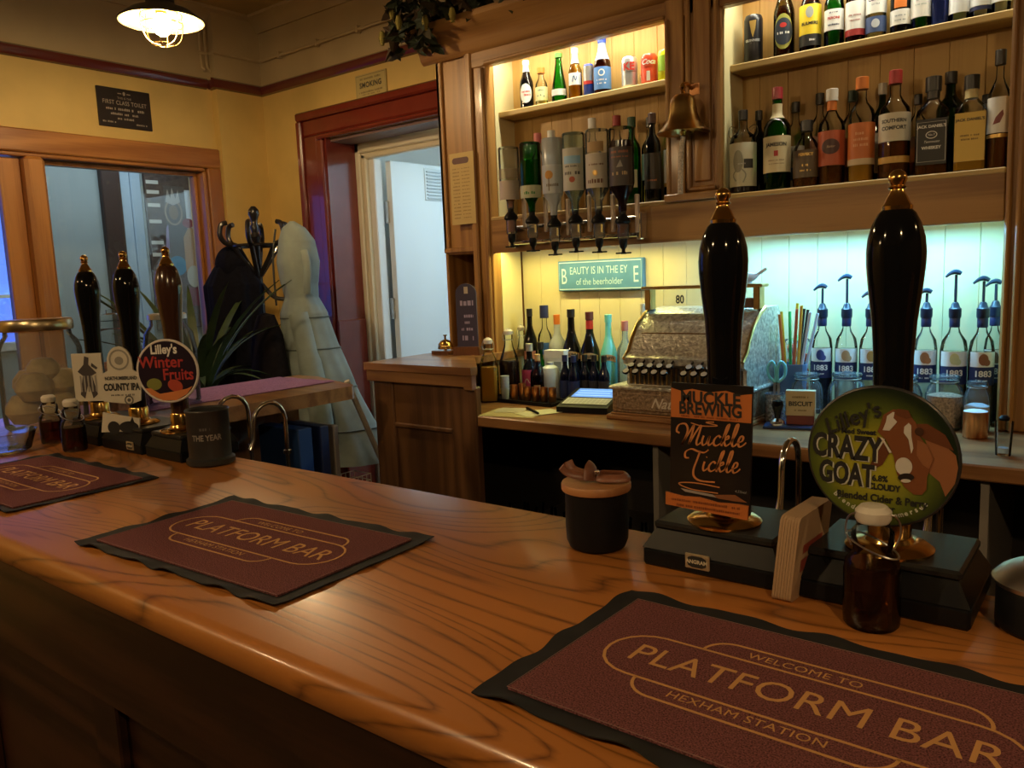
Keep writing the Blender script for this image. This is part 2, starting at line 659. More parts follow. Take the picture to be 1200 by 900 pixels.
# ------------------------------------------------------------------ the room
XL, YW, ZC = -3.79, 2.72, 2.84
struct(MB().box(-6.2, 3.0, -5.2, 4.4, -0.05, 0.0).build('floor', FLOOR))
struct(MB().box(-3.95, 3.0, -5.2, 2.9, ZC, ZC + 0.05).build('ceiling', CEIL))
w = struct(MB().box(-3.95, -3.241, YW, 2.87, 0, 2.50).box(-2.34, 3.0, YW, 2.87, 0, 2.50).box(-3.241, -2.34, YW, 2.87, 2.165, 2.50).build('wall_back', WALL_YELLOW))
struct(MB().box(-3.95, 3.0, YW, 2.87, 2.50, ZC).build('frieze', WALL_CREAM, w))
w = struct(MB().box(-3.95, XL, 2.372, YW, 0, 2.50).box(-3.95, XL, 0.55, 2.372, 2.04, 2.50).box(-3.95, XL, -5.2, 0.55, 0, 2.50)
           .box(XL, -3.743, 2.449, YW, 0, 2.50).build('wall_left', WALL_YELLOW))
struct(MB().box(-3.95, XL, -5.2, YW, 2.50, ZC).box(XL, -3.743, 2.449, YW, 2.50, ZC).build('frieze', WALL_CREAM, w))
struct(MB().box(2.8, 3.0, -5.2, YW, 0, ZC).build('wall_right', plain('unseen_dark_wall', (0.075, 0.038, 0.020), 0.6)))  # out of view; kept plain dark to quiet reflections in the pump handles
struct(MB().box(-3.79, 2.8, -5.2, -5.05, 0, ZC).build('wall_front', plain('dark_end_wall', (0.10, 0.06, 0.03), 0.6)))  # out of view; set back and darkened so the handles reflect less
# picture rail: left wall with its return round the shallow pier, then the back wall up to the cabinet
RP = [(0, 2.448), (0.018, 2.452), (0.030, 2.470), (0.030, 2.488), (0.016, 2.498), (0, 2.500)]
mb = MB()
mb.prism([(XL + a, b) for a, b in RP], -5.05, 2.419, 'Y')
mb.prism([(2.449 - a, b) for a, b in RP], XL, -3.743, 'X')
mb.prism([(-3.743 + a, b) for a, b in RP], 2.419, YW, 'Y')
struct(mb.build('trim_1', MAROON))
struct(MB().prism([(YW - a, b) for a, b in RP], -3.743, -2.26, 'X').build('trim_2', MAROON))
# coved cornice where the walls meet the ceiling
CV = [(0, 2.765), (0.012, 2.765), (0.02, 2.79), (0.045, 2.818), (0.075, 2.828), (0.08, 2.84), (0, 2.84)]
struct(MB().prism([(XL + a, b) for a, b in CV], -5.05, YW, 'Y').build('trim_3', WALL_CREAM))
struct(MB().prism([(YW - a, b) for a, b in CV], XL, 2.8, 'X').build('trim_4', WALL_CREAM))

# painted conduit clipped along the frieze and dropping beside the pier
con = thing('wall_conduit', 'thin cream painted pipe clipped along the frieze above the maroon rail', 'pipe', (-3.743, 2.449, 2.62))
ox, oy, oz = -3.743, 2.449, 2.62
P = [(-3.77, 2.38, 2.62), (-3.765, 2.43, 2.62), (-3.725, 2.43, 2.62), (-3.725, 2.695, 2.62), (-3.70, 2.702, 2.62), (-2.30, 2.702, 2.625)]
MB().tube([(a - ox, b - oy, c - oz) for a, b, c in P], 0.008, 8).build('horizontal_run', WALL_CREAM, con)
for yy in (2.395, 2.425):
    pts = cr([(-3.776, yy, 2.80), (-3.774, yy, 2.66), (-3.772, yy, 2.56), (-3.765, yy + 0.006, 2.545), (-3.776, yy + 0.014, 2.535)], 4)
    MB().tube([(p.x - ox, p.y - oy, p.z - oz) for p in pts], 0.007, 8).build('vertical_drop', WALL_CREAM, con)
for xx in (-3.55, -3.25, -2.95, -2.65, -2.38):
    MB().box(xx - 0.008 - ox, xx + 0.008 - ox, 2.69 - oy, 2.718 - oy, 2.605 - oz, 2.64 - oz, 0.003).build('clip', WALL_CREAM, con)

# red-brown door casing: three stepped bands round the opening, gloss painted, deep reveal and plinth
cas = struct(MB().box(-3.43, -3.39, 2.672, YW, 0, 2.2675, 0.008).box(-3.39, -3.29, 2.690, YW, 0, 2.19, 0.006).box(-3.29, -3.241, 2.680, YW, 0, 2.164, 0.008)
             .box(-3.43, -2.15, 2.672, YW, 2.268, 2.308, 0.008).box(-3.39, -2.19, 2.690, YW, 2.19, 2.268, 0.006).box(-3.29, -2.29, 2.680, YW, 2.165, 2.1895, 0.008)
             .box(-2.19, -2.15, 2.672, YW, 0, 2.268, 0.008).box(-2.34, -2.19, 2.690, YW, 0, 2.164, 0.006)
             .build('trim_5', RED_GLOSS))
struct(MB().box(-3.241, -3.229, 2.70, 2.885, 0, 2.165).box(-3.241, -3.221, 2.695, 2.885, 0, 1.26, 0.005).build('door_reveal', RED_GLOSS, cas))
struct(MB().box(-3.229, -2.34, 2.73, 2.87, 2.150, 2.163).build('door_soffit', plain('lit_soffit_red', (0.20, 0.12, 0.10), 0.5), cas))  # red-brown soffit; the light falling on it is mixed into this greyer colour
# cream and white inner frame, white flush door standing open at right angles into a white corridor
fr_ = struct(MB().box(-3.241, -3.20, 2.885, 2.915, 0, 2.16, 0.006).box(-3.20, -3.165, 2.895, 2.93, 0, 2.10, 0.006).box(-3.241, -2.30, 2.885, 2.915, 2.105, 2.16, 0.006).box(-3.20, -2.34, 2.895, 2.93, 2.075, 2.105, 0.005)
             .build('trim_6', CREAM_PAINT))
struct(MB().box(-3.168, -3.125, 2.915, 2.97, 0, 2.075, 0.005).build('inner_stop', WHITE_PAINT, fr_))
door = thing('door_1', 'white flush door with louvred vent standing open beyond the red doorway', 'door', (-3.115, 2.985, 0.0))
struct(door)
MB().box(0.0, 0.038, 0.0, 0.86, 0.015, 2.065, 0.002).build('leaf', plain('white_door_paint', (0.72, 0.78, 0.82), 0.5), door)
MB().box(-0.012, 0.012, -0.012, 0.004, 1.25, 1.36).box(-0.012, 0.012, -0.012, 0.004, 0.3, 0.4).box(-0.012, 0.012, -0.012, 0.004, 1.75, 1.86).build('hinge', STEEL, door)
vent = MB().box(0.038, 0.044, 0.245, 0.395, 1.875, 2.045, 0.002).build('vent_frame', plain('vent_paint', (0.62, 0.68, 0.72), 0.4), door)
sl = MB().box(0.042, 0.050, 0.257, 0.383, -0.004, 0.003).mesh('slat', plain('vent_slat', (0.42, 0.48, 0.53), 0.4))
for k in range(9):
    o = bpy.data.objects.new('slat', sl)
    COL.objects.link(o)
    o.parent = vent
    o.location = (0, 0, 1.888 + k * 0.0175)
struct(MB().box(-3.5, -1.9, 4.0, 4.1, 0, 2.5).box(-3.55, -3.45, 2.87, 4.0, 0, 2.5).box(-1.95, -1.85, 2.87, 4.0, 0, 2.5).build('wall_corridor', WHITE_PAINT))
struct(MB().box(-3.5, -1.9, 2.87, 4.1, 2.5, 2.55).build('ceiling_corridor', WHITE_PAINT))

# ------------------------------------------------------------------ glazed pine screen in the left wall and the lobby behind it
FX = -3.76
hd = struct(MB().box(XL - 0.01, FX, 0.45, 2.447, 2.055, 2.152, 0.006).box(XL - 0.03, FX - 0.012, 0.45, 2.36, 2.0375, 2.0545, 0.004).build('trim_7', PINE_Y))
struct(MB().box(XL - 0.01, FX, 2.372, 2.447, 0, 2.0545, 0.006).box(XL - 0.06, FX - 0.012, 2.350, 2.3715, 0, 2.036, 0.006).build('window_jamb', PINE, hd))
struct(MB().box(-3.90, FX + 0.018, 1.505, 1.588, 0, 2.037, 0.014).build('window_mullion', PINE, hd))
win = struct(MB().box(-3.88, -3.83, 1.588, 2.349, 2.018, 2.0365, 0.004).box(-3.88, -3.83, 1.588, 2.349, 0.92, 0.97, 0.004).box(-3.88, -3.83, 2.333, 2.349, 0.971, 2.0175, 0.004).build('window_1', PINE))
struct(MB().box(-3.86, -3.854, 1.588, 2.334, 0.965, 2.019).build('pane', G_PANE, win))
struct(MB().box(-3.90, -3.77, 1.55, 2.36, 0.0, 0.92).build('window_spandrel', PINE, win))
d2 = thing('door_2', 'pine lobby door with a tall glass pane at the left edge', 'door', (-3.82, 0.60, 0))
struct(d2)
MB().box(-0.02, 0.025, 0.82, 0.905, 0.02, 2.03, 0.004).build('stile', PINE, d2)
MB().box(-0.02, 0.025, 0.0, 0.09, 0.02, 2.03, 0.004).build('stile', PINE, d2)
MB().box(-0.02, 0.025, 0.09, 0.82, 1.93, 2.03, 0.004).build('top_rail', PINE_Y, d2)
MB().box(-0.02, 0.025, 0.09, 0.82, 0.02, 0.85, 0.004).build('lower_panel', PINE, d2)
MB().box(0.0, 0.006, 0.085, 0.825, 0.84, 1.935).build('pane', G_PANE, d2)
LBW = plain('blue_grey_lobby_paint', (0.34, 0.40, 0.42), 0.7, noise=0.05, nscale=5)
lb = struct(MB().box(-5.0, -4.9, 1.93, 4.1, 0, 2.6).box(-5.0, -4.9, 0.3, 1.93, 0, 1.15).box(-5.0, -4.9, 0.3, 1.93, 2.15, 2.6).box(-5.0, -3.95, 0.2, 0.3, 0, 2.6).box(-4.9, -3.95, 4.0, 4.1, 0, 2.6).build('wall_lobby', LBW))
struct(MB().box(-5.0, -3.95, 0.2, 4.1, 2.6, 2.65).build('ceiling_lobby', WHITE_PAINT))
struct(MB().box(-4.92, -4.86, 2.36, 2.475, 0, 2.6, 0.006).build('lobby_post', plain('dark_brown_paint', (0.05, 0.026, 0.02), 0.5), lb))
struct(MB().box(-4.92, -4.885, 2.475, 2.54, 0, 2.6).box(-4.92, -4.88, 2.545, 2.61, 0, 2.6, 0.006).build('lobby_casing', plain('pale_blue_paint', (0.45, 0.58, 0.72), 0.5), lb))
wn = struct(MB().box(-4.93, -4.88, 0.5, 1.93, 1.15, 1.20, 0.004).box(-4.93, -4.88, 0.5, 1.93, 2.10, 2.15, 0.004).box(-4.93, -4.88, 1.88, 1.93, 1.15, 2.15, 0.004).box(-4.93, -4.88, 1.15, 1.19, 1.2, 2.1, 0.004)
            .box(-4.93, -4.88, 0.5, 0.55, 1.15, 2.15, 0.004).box(-4.93, -4.88, 0.5, 1.9, 1.44, 1.46, 0.002).build('window_2', WHITE_PAINT))
struct(MB().box(-4.945, -4.94, 0.52, 1.91, 1.17, 2.13).build('dusk_sky_pane', glow('blue_dusk_daylight', (0.10, 0.20, 0.85), 0.75), wn))
# the notice board in the lobby with its cards
nb = thing('notice_board', 'dark notice board crowded with pump badges seen through the glazed pine screen', 'notice board', (-4.899, 2.80, 1.2))
MB().box(0.0, 0.03, -0.17, 0.24, 0.0, 0.98, 0.004).build('board', plain('brick_brown_board', (0.085, 0.055, 0.045), 0.7, noise=0.4, nscale=28), nb)
BF = Matrix(((0, 0, 1, 0.031), (1, 0, 0, 0), (0, 1, 0, 0), (0, 0, 0, 1)))
for k, zz in enumerate((0.905, 0.845, 0.765, 0.665, 0.535, 0.46)):
    decal('pale_strip', [rect(-0.165, -0.085, zz, zz + 0.022)], mat((0.62, 0.60, 0.55)), nb, BF, 0.001)
decal('crest_poster', [rect(-0.055, 0.085, 0.42, 0.90)], mat((0.10, 0.085, 0.08)), nb, BF, 0.001)
decal('crest_ring', ribbon(disc(0.0, 0.735, 0.055, 0.075), 0.012, True), mat((0.34, 0.26, 0.18)), nb, BF, 0.002)
decal('crest_wing', [[(-0.05, 0.80), (-0.03, 0.88), (-0.015, 0.82), (0.0, 0.89), (0.02, 0.82), (0.04, 0.88), (0.05, 0.80), (0.0, 0.78)]], mat((0.42, 0.38, 0.34)), nb, BF, 0.0025)
decal('crest_heart', [disc(0.0, 0.735, 0.032, 0.045)], mat((0.22, 0.15, 0.10)), nb, BF, 0.002)
decal('round_blue_badge', [disc(-0.005, 0.40, 0.062)], mat((0.05, 0.20, 0.34)), nb, BF, 0.003)
decal('white_card', [rect(0.085, 0.16, 0.60, 0.88)], mat((0.62, 0.66, 0.70)), nb, BF, 0.001)
decal('tan_badge', [[(0.05, 0.36), (0.15, 0.34), (0.16, 0.58), (0.10, 0.66), (0.05, 0.58)]], mat((0.42, 0.25, 0.12)), nb, BF, 0.004)
decal('red_cap', [disc(0.09, 0.67, 0.04, 0.03)], mat((0.22, 0.03, 0.035)), nb, BF, 0.005)
decal('pale_round_badge', [disc(0.10, 0.33, 0.05, 0.07)], mat((0.45, 0.43, 0.36)), nb, BF, 0.006)
decal('maroon_badge', [rect(0.06, 0.15, 0.14, 0.26)], mat((0.17, 0.03, 0.05)), nb, BF, 0.001)
decal('lilac_ribbon', [[(-0.075, 0.50), (-0.06, 0.64), (-0.045, 0.66), (-0.05, 0.48)]], mat((0.36, 0.30, 0.48)), nb, BF, 0.004)

# ------------------------------------------------------------------ bar
bt = MB()
BP = [(0.430, 1.062), (0.4255, 1.072), (0.4255, 1.086), (0.430, 1.095), (0.440, 1.100), (0.930, 1.100), (0.930, 1.062)]
bt.prism(BP, -2.58, 2.2, 'X')
tag(bt.build('bar_worktop', OAK_BAR, smooth=60), 'polished oak bar top with swirling grain running across the foreground', 'worktop')
bar = thing('bar_counter', 'dark stained timber bar front below the polished oak top', 'bar counter', (-0.6, 0.5, 0))
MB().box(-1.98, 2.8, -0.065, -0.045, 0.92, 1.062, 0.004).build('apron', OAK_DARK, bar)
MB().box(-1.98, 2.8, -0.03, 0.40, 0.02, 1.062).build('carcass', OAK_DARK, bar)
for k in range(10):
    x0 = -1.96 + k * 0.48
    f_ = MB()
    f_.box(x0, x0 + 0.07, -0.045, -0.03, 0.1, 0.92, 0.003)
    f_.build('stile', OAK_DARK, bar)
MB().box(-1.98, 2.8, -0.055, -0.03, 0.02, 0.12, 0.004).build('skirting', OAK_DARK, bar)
# bar return at the far left, running back towards the doorway
ret = thing('bar_return', 'brown wooden counter return running back towards the doorway at left', 'bar counter', (-2.34, 1.4, 0))
MB().prism([(-0.24, -0.47), (0.24, -0.47), (0.235, 0.40), (0.215, 0.425), (-0.12, 0.54), (-0.24, 0.54)], 1.055, 1.100, 'Z').build('top', COUNTER_OAK, ret)
MB().box(-0.22, -0.20, -0.47, 0.50, 0.02, 1.055).build('back_panel', DARK_PANEL, ret)
MB().box(-0.20, 0.20, -0.47, 0.51, 0.70, 0.72).build('shelf', DARK_PANEL, ret)
MB().box(-0.20, 0.16, -0.47, -0.44, 0.02, 1.055).build('end_panel', DARK_PANEL, ret)
MB().box(0.14, 0.18, -0.40, -0.36, 0.02, 1.055).build('post', DARK_PANEL, ret)

# ------------------------------------------------------------------ back bar cabinet
YC = 2.45
cab = thing('back_bar_cabinet', 'tall oak back bar cabinet with lit bottle bays behind the counter', 'cabinet', (-1.0, YC, 0.989))
CX, CZ = -1.0, 0.989


def cbox(name, m, *bs, c=0.003, par=None):
    mb = MB()
    for (x0, x1, y0, y1, z0, z1) in bs:
        mb.box(x0 - CX, x1 - CX, y0 - YC, y1 - YC, z0 - CZ, z1 - CZ, c)
    return mb.build(name, m, par or cab)


cbox('side_panel', OAK, (-2.242, -2.225, 2.45, 2.62, 1.552, 2.30), (-2.242, -2.228, 2.455, 2.68, 1.156, 1.552))
cbox('pilaster_panel', OAK, (-2.225, -2.09, 2.462, 2.48, 1.565, 2.30), (-2.242, -2.215, 2.450, 2.47, 1.552, 2.30), (-2.242, -2.06, 2.448, 2.47, 1.552, 1.572))
cbox('niche_lining', OAK, (-2.23, -2.0, 2.655, 2.675, 1.156, 1.56), (-2.23, -2.06, 2.46, 2.66, 1.545, 1.556))
st = cbox('stile', OAK, (-2.09, -1.990, 2.452, 2.50, 0.990, 2.30))
cbox('moulding', OAK, (-2.082, -2.052, 2.438, 2.454, 1.156, 2.30), (-2.022, -1.998, 2.440, 2.454, 0.991, 2.236), c=0.006, par=st)
st2 = cbox('stile', OAK, (-1.238, -1.174, 2.442, 2.50, 1.677, 2.30))
cbox('moulding', OAK, (-1.236, -1.222, 2.434, 2.444, 1.68, 2.236), c=0.004, par=st2)
pd = cbox('panel_door', OAK, (-1.168, -1.054, 2.446, 2.47, 1.692, 2.30))
cbox('door_moulding', OAK, (-1.166, -1.150, 2.434, 2.448, 1.695, 2.29), (-1.072, -1.056, 2.434, 2.448, 1.695, 2.29), (-1.166, -1.056, 2.434, 2.448, 1.695, 1.711), c=0.005, par=pd)
cbox('raised_field', OAK, (-1.140, -1.082, 2.438, 2.448, 1.724, 2.285), c=0.004, par=pd)
cbox('ledge', OAK_X, (-1.240, -1.046, 2.425, 2.452, 1.668, 1.692))
rs = cbox('stile', OAK, (-0.284, -0.10, 2.452, 2.50, 0.990, 2.30))
cbox('moulding', OAK, (-0.282, -0.268, 2.440, 2.454, 0.991, 2.236), (-0.258, -0.244, 2.432, 2.454, 0.991, 2.236), c=0.005, par=rs)
cbox('end_panel', OAK, (-0.0995, 1.35, 2.46, 2.60, 0.990, 2.30))
cbox('top_rail', OAK_X, (-2.09, 1.35, 2.446, 2.48, 2.2385, 2.305))
cbox('top_moulding', OAK_X, (-1.99, -1.238, 2.436, 2.448, 2.240, 2.254), (-1.051, -0.284, 2.436, 2.448, 2.240, 2.254), c=0.004)
cbox('band', OAK_X, (-1.990, -0.284, 2.450, 2.475, 1.541, 1.666))
cbox('shelf', OAK_PALE_X, (-1.990, -0.284, 2.448, 2.618, 1.662, 1.678))
cbox('shelf', OAK_PALE_X, (-1.990, -1.238, 2.522, 2.618, 2.058, 2.079))
cbox('shelf', OAK_PALE_X, (-1.051, -0.284, 2.515, 2.618, 2.058, 2.079))
for bx_ in ((-2.002, -1.990, 2.501, 2.63, 0.990, 2.37), (-1.238, -1.228, 2.501, 2.62, 1.68, 2.37), (-1.061, -1.051, 2.472, 2.62, 1.68, 2.37), (-0.284, -0.274, 2.501, 2.63, 0.990, 2.37)):
    cbox('lining', CREAM_LINING, bx_, c=0)
cbox('bay_ceiling', OAK_PALE_X, (-1.99, -0.284, 2.47, 2.62, 2.36, 2.372), c=0)
x = -1.99
k = 0
while x < -0.285:
    x1 = min(x + 0.0905, -0.284)
    cbox('back_board', OAK_PALE, (x + 0.0004, x1 - 0.0004, 2.620, 2.632, 1.66, 2.372), c=0.0012)
    cbox('niche_board', CREAM_LINING, (x + 0.0004, x1 - 0.0004, 2.640, 2.652, 0.990, 1.70), c=0.0012)
    x = x1
cbox('led_strip', glow('led_diffuser_white', (1.0, 0.96, 0.78), 4.0), (-1.96, -1.26, 2.482, 2.490, 2.338, 2.346), c=0)
cbox('led_strip', glow('led_diffuser_warm', (1.0, 0.96, 0.80), 4.0), (-1.03, -0.31, 2.482, 2.490, 2.338, 2.346), c=0)
cbox('led_strip', glow('led_diffuser_blue', (0.6, 0.85, 1.0), 4.0), (-1.95, -0.31, 2.476, 2.483, 1.556, 1.564), c=0)
CW = [(2.448, 2.292), (2.440, 2.296), (2.430, 2.306), (2.422, 2.330), (2.400, 2.360), (2.362, 2.380), (2.352, 2.392), (2.352, 2.412), (2.62, 2.412), (2.62, 2.390), (2.448, 2.390)]
MB().prism([(a - YC, b - CZ) for a, b in CW], -2.30 - CX, 1.4 - CX, 'X').build('crown_moulding', OAK_X, cab)

# ------------------------------------------------------------------ oak work counter under the cabinet, and the panelled end unit
ctr = thing('back_counter', 'oak counter running under the bottle cabinet with a dark open underside', 'counter', (-1.0, 2.3, 0))
MB().box(-0.738, 2.4, -0.28, 0.335, 0.952, 0.989, 0.004).build('top', COUNTER_OAK, ctr)
MB().box(-1.22, -0.7385, -0.245, 0.335, 0.952, 0.989, 0.002).build('top_end', COUNTER_OAK, ctr)
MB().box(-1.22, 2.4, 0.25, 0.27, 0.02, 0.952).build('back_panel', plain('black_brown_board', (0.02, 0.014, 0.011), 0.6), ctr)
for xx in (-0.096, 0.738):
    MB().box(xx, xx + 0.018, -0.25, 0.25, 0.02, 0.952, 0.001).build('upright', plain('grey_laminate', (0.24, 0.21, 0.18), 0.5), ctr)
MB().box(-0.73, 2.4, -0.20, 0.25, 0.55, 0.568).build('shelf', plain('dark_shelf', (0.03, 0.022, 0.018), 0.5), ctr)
eu = thing('panelled_end_unit', 'brown panelled counter end with a pale worn top beside the red doorway', 'cabinet', (-1.99, 2.03, 0))
MB().prism([(-.27, -.035), (.255, -.035), (.258, -.005), (.20, .06), (.03, .25), (.03, .60), (-.27, .60)], 1.128, 1.154, 'Z').box(-0.265, 0.25, -0.03, 0.0, 1.085, 1.1275, 0.004).build('top', COUNTER_OAK, eu)
MB().box(0.215, 0.252, -0.032, -0.004, 1.075, 1.13, 0.004).build('end_block', COUNTER_OAK, eu)
MB().box(-0.25, -0.15, -0.01, 0.02, 0.02, 1.085, 0.004).build('stile', DARK_PANEL, eu)
MB().box(0.135, 0.25, -0.01, 0.02, 0.02, 1.085, 0.004).build('stile', DARK_PANEL, eu)
MB().box(-0.15, 0.135, -0.003, 0.02, 0.93, 1.085, 0.003).build('upper_panel', DARK_PANEL, eu)
MB().box(-0.15, 0.135, -0.010, 0.02, 0.918, 0.934, 0.003).build('rail', DARK_PANEL, eu)
MB().box(-0.15, 0.135, 0.004, 0.02, 0.10, 0.918, 0.003).build('lower_panel', DARK_PANEL, eu)
MB().box(-0.15, 0.135, -0.010, 0.02, 0.02, 0.10, 0.003).build('rail', DARK_PANEL, eu)
MB().box(-0.25, -0.232, 0.02, 0.60, 0.02, 1.128).build('side_panel', DARK_PANEL, eu)
# tumblers in the dark under the counter
gl0 = None
for k in range(10):
    xx, yy = -1.69 + 0.058 * k, 2.16 + 0.03 * (k % 2)
    if gl0 is None:
        gl0 = MB().lathe([(0.0, 0), (0.026, 0), (0.032, 0.09), (0.030, 0.09), (0.024, 0.006), (0, 0.006)], 14).build('tumbler', G_CLEAR)
        o = gl0
    else:
        o = dup(gl0)
    o.location = (xx, yy, 0.568)
    tag(o, 'clear tumbler in the dark on the shelf under the counter', 'glass', 'tumblers under the back counter')

# ------------------------------------------------------------------ bottles and cans
PROF = {
    'beer': [(0, 0), (.90, 0), (1, .02), (1, .50), (.96, .56), (.62, .70), (.44, .80), (.40, .93)],
    'spirit': [(0, 0), (.93, 0), (1, .015), (1, .58), (.93, .65), (.55, .72), (.36, .77), (.35, .89)],
    'tall': [(0, 0), (.93, 0), (1, .015), (1, .64), (.90, .69), (.45, .76), (.36, .80), (.35, .90)],
    'jameson': [(0, 0), (.93, 0), (1, .02), (1, .58), (.96, .63), (.72, .68), (.38, .72), (.35, .78), (.36, .90)],
    'round': [(0, 0), (.86, 0), (1, .06), (1, .38), (.96, .48), (.76, .60), (.42, .68), (.36, .74), (.36, .88)],
    'squat': [(0, 0), (.92, 0), (1, .03), (1, .50), (.94, .60), (.66, .70), (.42, .76), (.40, .86)],
    'square': [(0, 0, 7), (.94, 0, 7), (.97, .015, 7), (.97, .60, 7), (.90, .66, 5), (.50, .735, 2.2), (.37, .77, 2), (.37, .87, 2)],
    'wine': [(0, 0), (.95, 0), (1, .015), (1, .56), (.90, .64), (.46, .76), (.36, .80), (.36, .92)],
    'baileys': [(0, 0), (.80, 0), (.84, .02), (1, .36), (1, .46), (.90, .55), (.52, .68), (.36, .76), (.33, .92)],
    'tear': [(0, 0), (.90, 0), (1, .03), (1, .16), (.92, .30), (.62, .58), (.42, .80), (.36, .93)],
    'jug': [(0, 0), (.92, 0), (1, .02), (1, .60), (.86, .69), (.42, .75), (.33, .79), (.33, .90)],
    'carafe': [(0, 0), (.92, 0), (1, .02), (1, .52), (.90, .58), (.50, .74), (.40, .82), (.44, .92)],
    'swing': [(0, 0, 6), (.90, 0, 6), (.96, .02, 6), (.96, .56, 6), (.80, .66, 4), (.46, .80, 2), (.42, .86, 2), (.48, .92, 2)],
    'bar': [(0, 0), (.93, 0), (1, .015), (1, .66), (.88, .74), (.48, .84), (.36, .88), (.33, 1.0)],
    'syrup': [(0, 0), (.93, 0), (1, .015), (1, .55), (.88, .62), (.46, .68), (.36, .71), (.35, .80)],
    'small': [(0, 0), (.92, 0), (1, .03), (1, .50), (.90, .60), (.50, .72), (.42, .80), (.42, .88)],
    'can': [(0, 0), (.78, 0), (.86, .02), (1, .07), (1, .90), (.90, .96), (.84, .985), (.80, .985), (.78, .97), (0, .97)],
}


def face_dir(x, y, k=0.75):
    """turn about the vertical that brings a bottle's label most of the way round towards the room"""
    return k * math.atan2(-x, y)


def bottle(name, label, x, y, z, h, d, prof, g, cap=None, liq=None, labs=(), rz=None, group=None, cat='bottle', n=24, neck=None, flip=False, base_tilt=0):
    R = d / 2
    t = thing(name, label, cat, (x, y, z), face_dir(x, y) if rz is None else rz, group)
    pr = PROF[prof]
    sq = len(pr[1]) > 2
    P = [(p[0] * R, p[1] * h) + tuple(p[2:]) for p in pr]
    fl = Matrix.Rotation(PI, 4, 'Y') if flip else None
    body = MB().lathe(P, n, mt=fl).build('body' if prof == 'can' else 'glass_body', g, t)
    zt = P[-1][1]
    if cap:
        cm, cr_ = cap[0], cap[1] * R
        c0 = zt - 0.004 if prof != 'can' else zt
        ch = h if len(cap) < 3 else c0 + cap[2]
        MB().lathe([(0, c0), (cr_, c0), (cr_, ch - 0.001), (cr_ * .92, ch), (0, ch)], 18, mt=fl).build('cap', cm, t)
    if neck:
        nm, f0, f1 = neck
        pts = []
        for i in range(5):
            f = f0 + (f1 - f0) * i / 4
            for a, b in zip(P, P[1:]):
                if a[1] <= f * h <= b[1] and b[1] > a[1]:
                    rr = a[0] + (b[0] - a[0]) * (f * h - a[1]) / (b[1] - a[1])
                    pts.append((rr + 0.0006, f * h))
                    break
        if len(pts) > 1:
            MB().lathe(pts, 18, mt=fl).build('neck_label', nm, t)
    if liq:
        lm, lv = liq
        q = []
        for p in P:
            if p[1] / h < lv:
                q.append((max(p[0] - 0.0022, 0), max(p[1], 0.003)) + tuple(p[2:]))
            else:
                break
        a, b = q[-1], P[len(q)]
        f = (lv * h - P[len(q) - 1][1]) / max(1e-6, b[1] - P[len(q) - 1][1])
        rr = P[len(q) - 1][0] + (b[0] - P[len(q) - 1][0]) * f - 0.0022
        q.append((max(rr, 0.002), lv * h) + tuple(a[2:]))
        q.append((0, lv * h))
        if flip:
            q2 = [(0, (1 - lv) * h)]
            for p in P:
                if p[1] > (1 - lv) * h + 0.001:
                    q2.append((max(p[0] - 0.0022, 0), p[1]))
            a = [p for p in P if p[1] <= (1 - lv) * h + 0.001][-1]
            q2.insert(1, (max(a[0] - 0.0022, 0.002), (1 - lv) * h))
            q2.append((0, q2[-1][1]))
            MB().lathe(q2, 18, mt=fl).build('liquid', lm, t)
        else:
            MB().lathe(q, n if sq else 18).build('liquid', lm, t)
    for li, (z0, z1, half, m, *art) in enumerate(labs):
        z0, z1 = z0 * h, z1 * h
        if flip:
            z0, z1 = -z1, -z0
        zc = (z0 + z1) / 2
        RL = R * (.97 if sq else 1.0) + 0.0009 + 0.0004 * li
        ha = rad(half)
        if half == -1:   # oval
            decal('label', [[(px, py + zc) for px, py in disc(0, 0, R * .92, (z1 - z0) / 2)]], m, t, None, 0.0009 + 0.0004 * li, wrap=R)
            lb = t.children[-1]
        elif sq:
            lb = MB().box(-R * .88, R * .88, -RL - 0.0004, -RL + 0.001, z0, z1).build('label', m, t)
        else:
            lb = MB().grid(lambda u, v: (RL * sin((2 * u - 1) * ha), -RL * cos((2 * u - 1) * ha), z0 + (z1 - z0) * v), 15, 2).build('label', m, t)
        for a in art:
            if a[0] == 'T':
                _, s, size, dy, tm, kw = a
                letters(s, size, tm, lb, frame(0, -RL - 0.0005, zc), 0, dy + (0 if sq else zc), wrap=None if sq else RL, **kw)
            elif a[0] == 'D':
                _, nm, polys, tm = a
                decal(nm, [[(px, py + (0 if sq else zc)) for px, py in pl] for pl in polys], tm, lb, frame(0, -RL - 0.0005, zc), 0.0005, wrap=None if sq else RL)
    return t


def T(s, size, dy, m, **kw):
    return ('T', s, size, dy, m, kw)


def D(nm, polys, m):
    return ('D', nm, polys, m)


W_ = mat((0.80, 0.80, 0.78))
CREAM = mat((0.72, 0.62, 0.38))
INK = mat((0.02, 0.02, 0.02))
RED = mat((0.50, 0.03, 0.025))
BLUE = mat((0.02, 0.06, 0.45))
NAVY = mat((0.012, 0.02, 0.09))
GOLD = mat((0.55, 0.36, 0.10), 0.3, 0.6)
YEL = mat((0.85, 0.62, 0.03))
ORG = mat((0.72, 0.20, 0.03))
GRN = mat((0.04, 0.22, 0.05))
SILV = mat((0.60, 0.62, 0.64), 0.3, 0.8)
CAPB = mat((0.015, 0.013, 0.012), 0.35)
CAPW = mat((0.78, 0.80, 0.84), 0.35)
ZU, ZL, ZCT = 2.0795, 1.6785, 0.9893
UP = 'drinks on the lit upper left shelf'
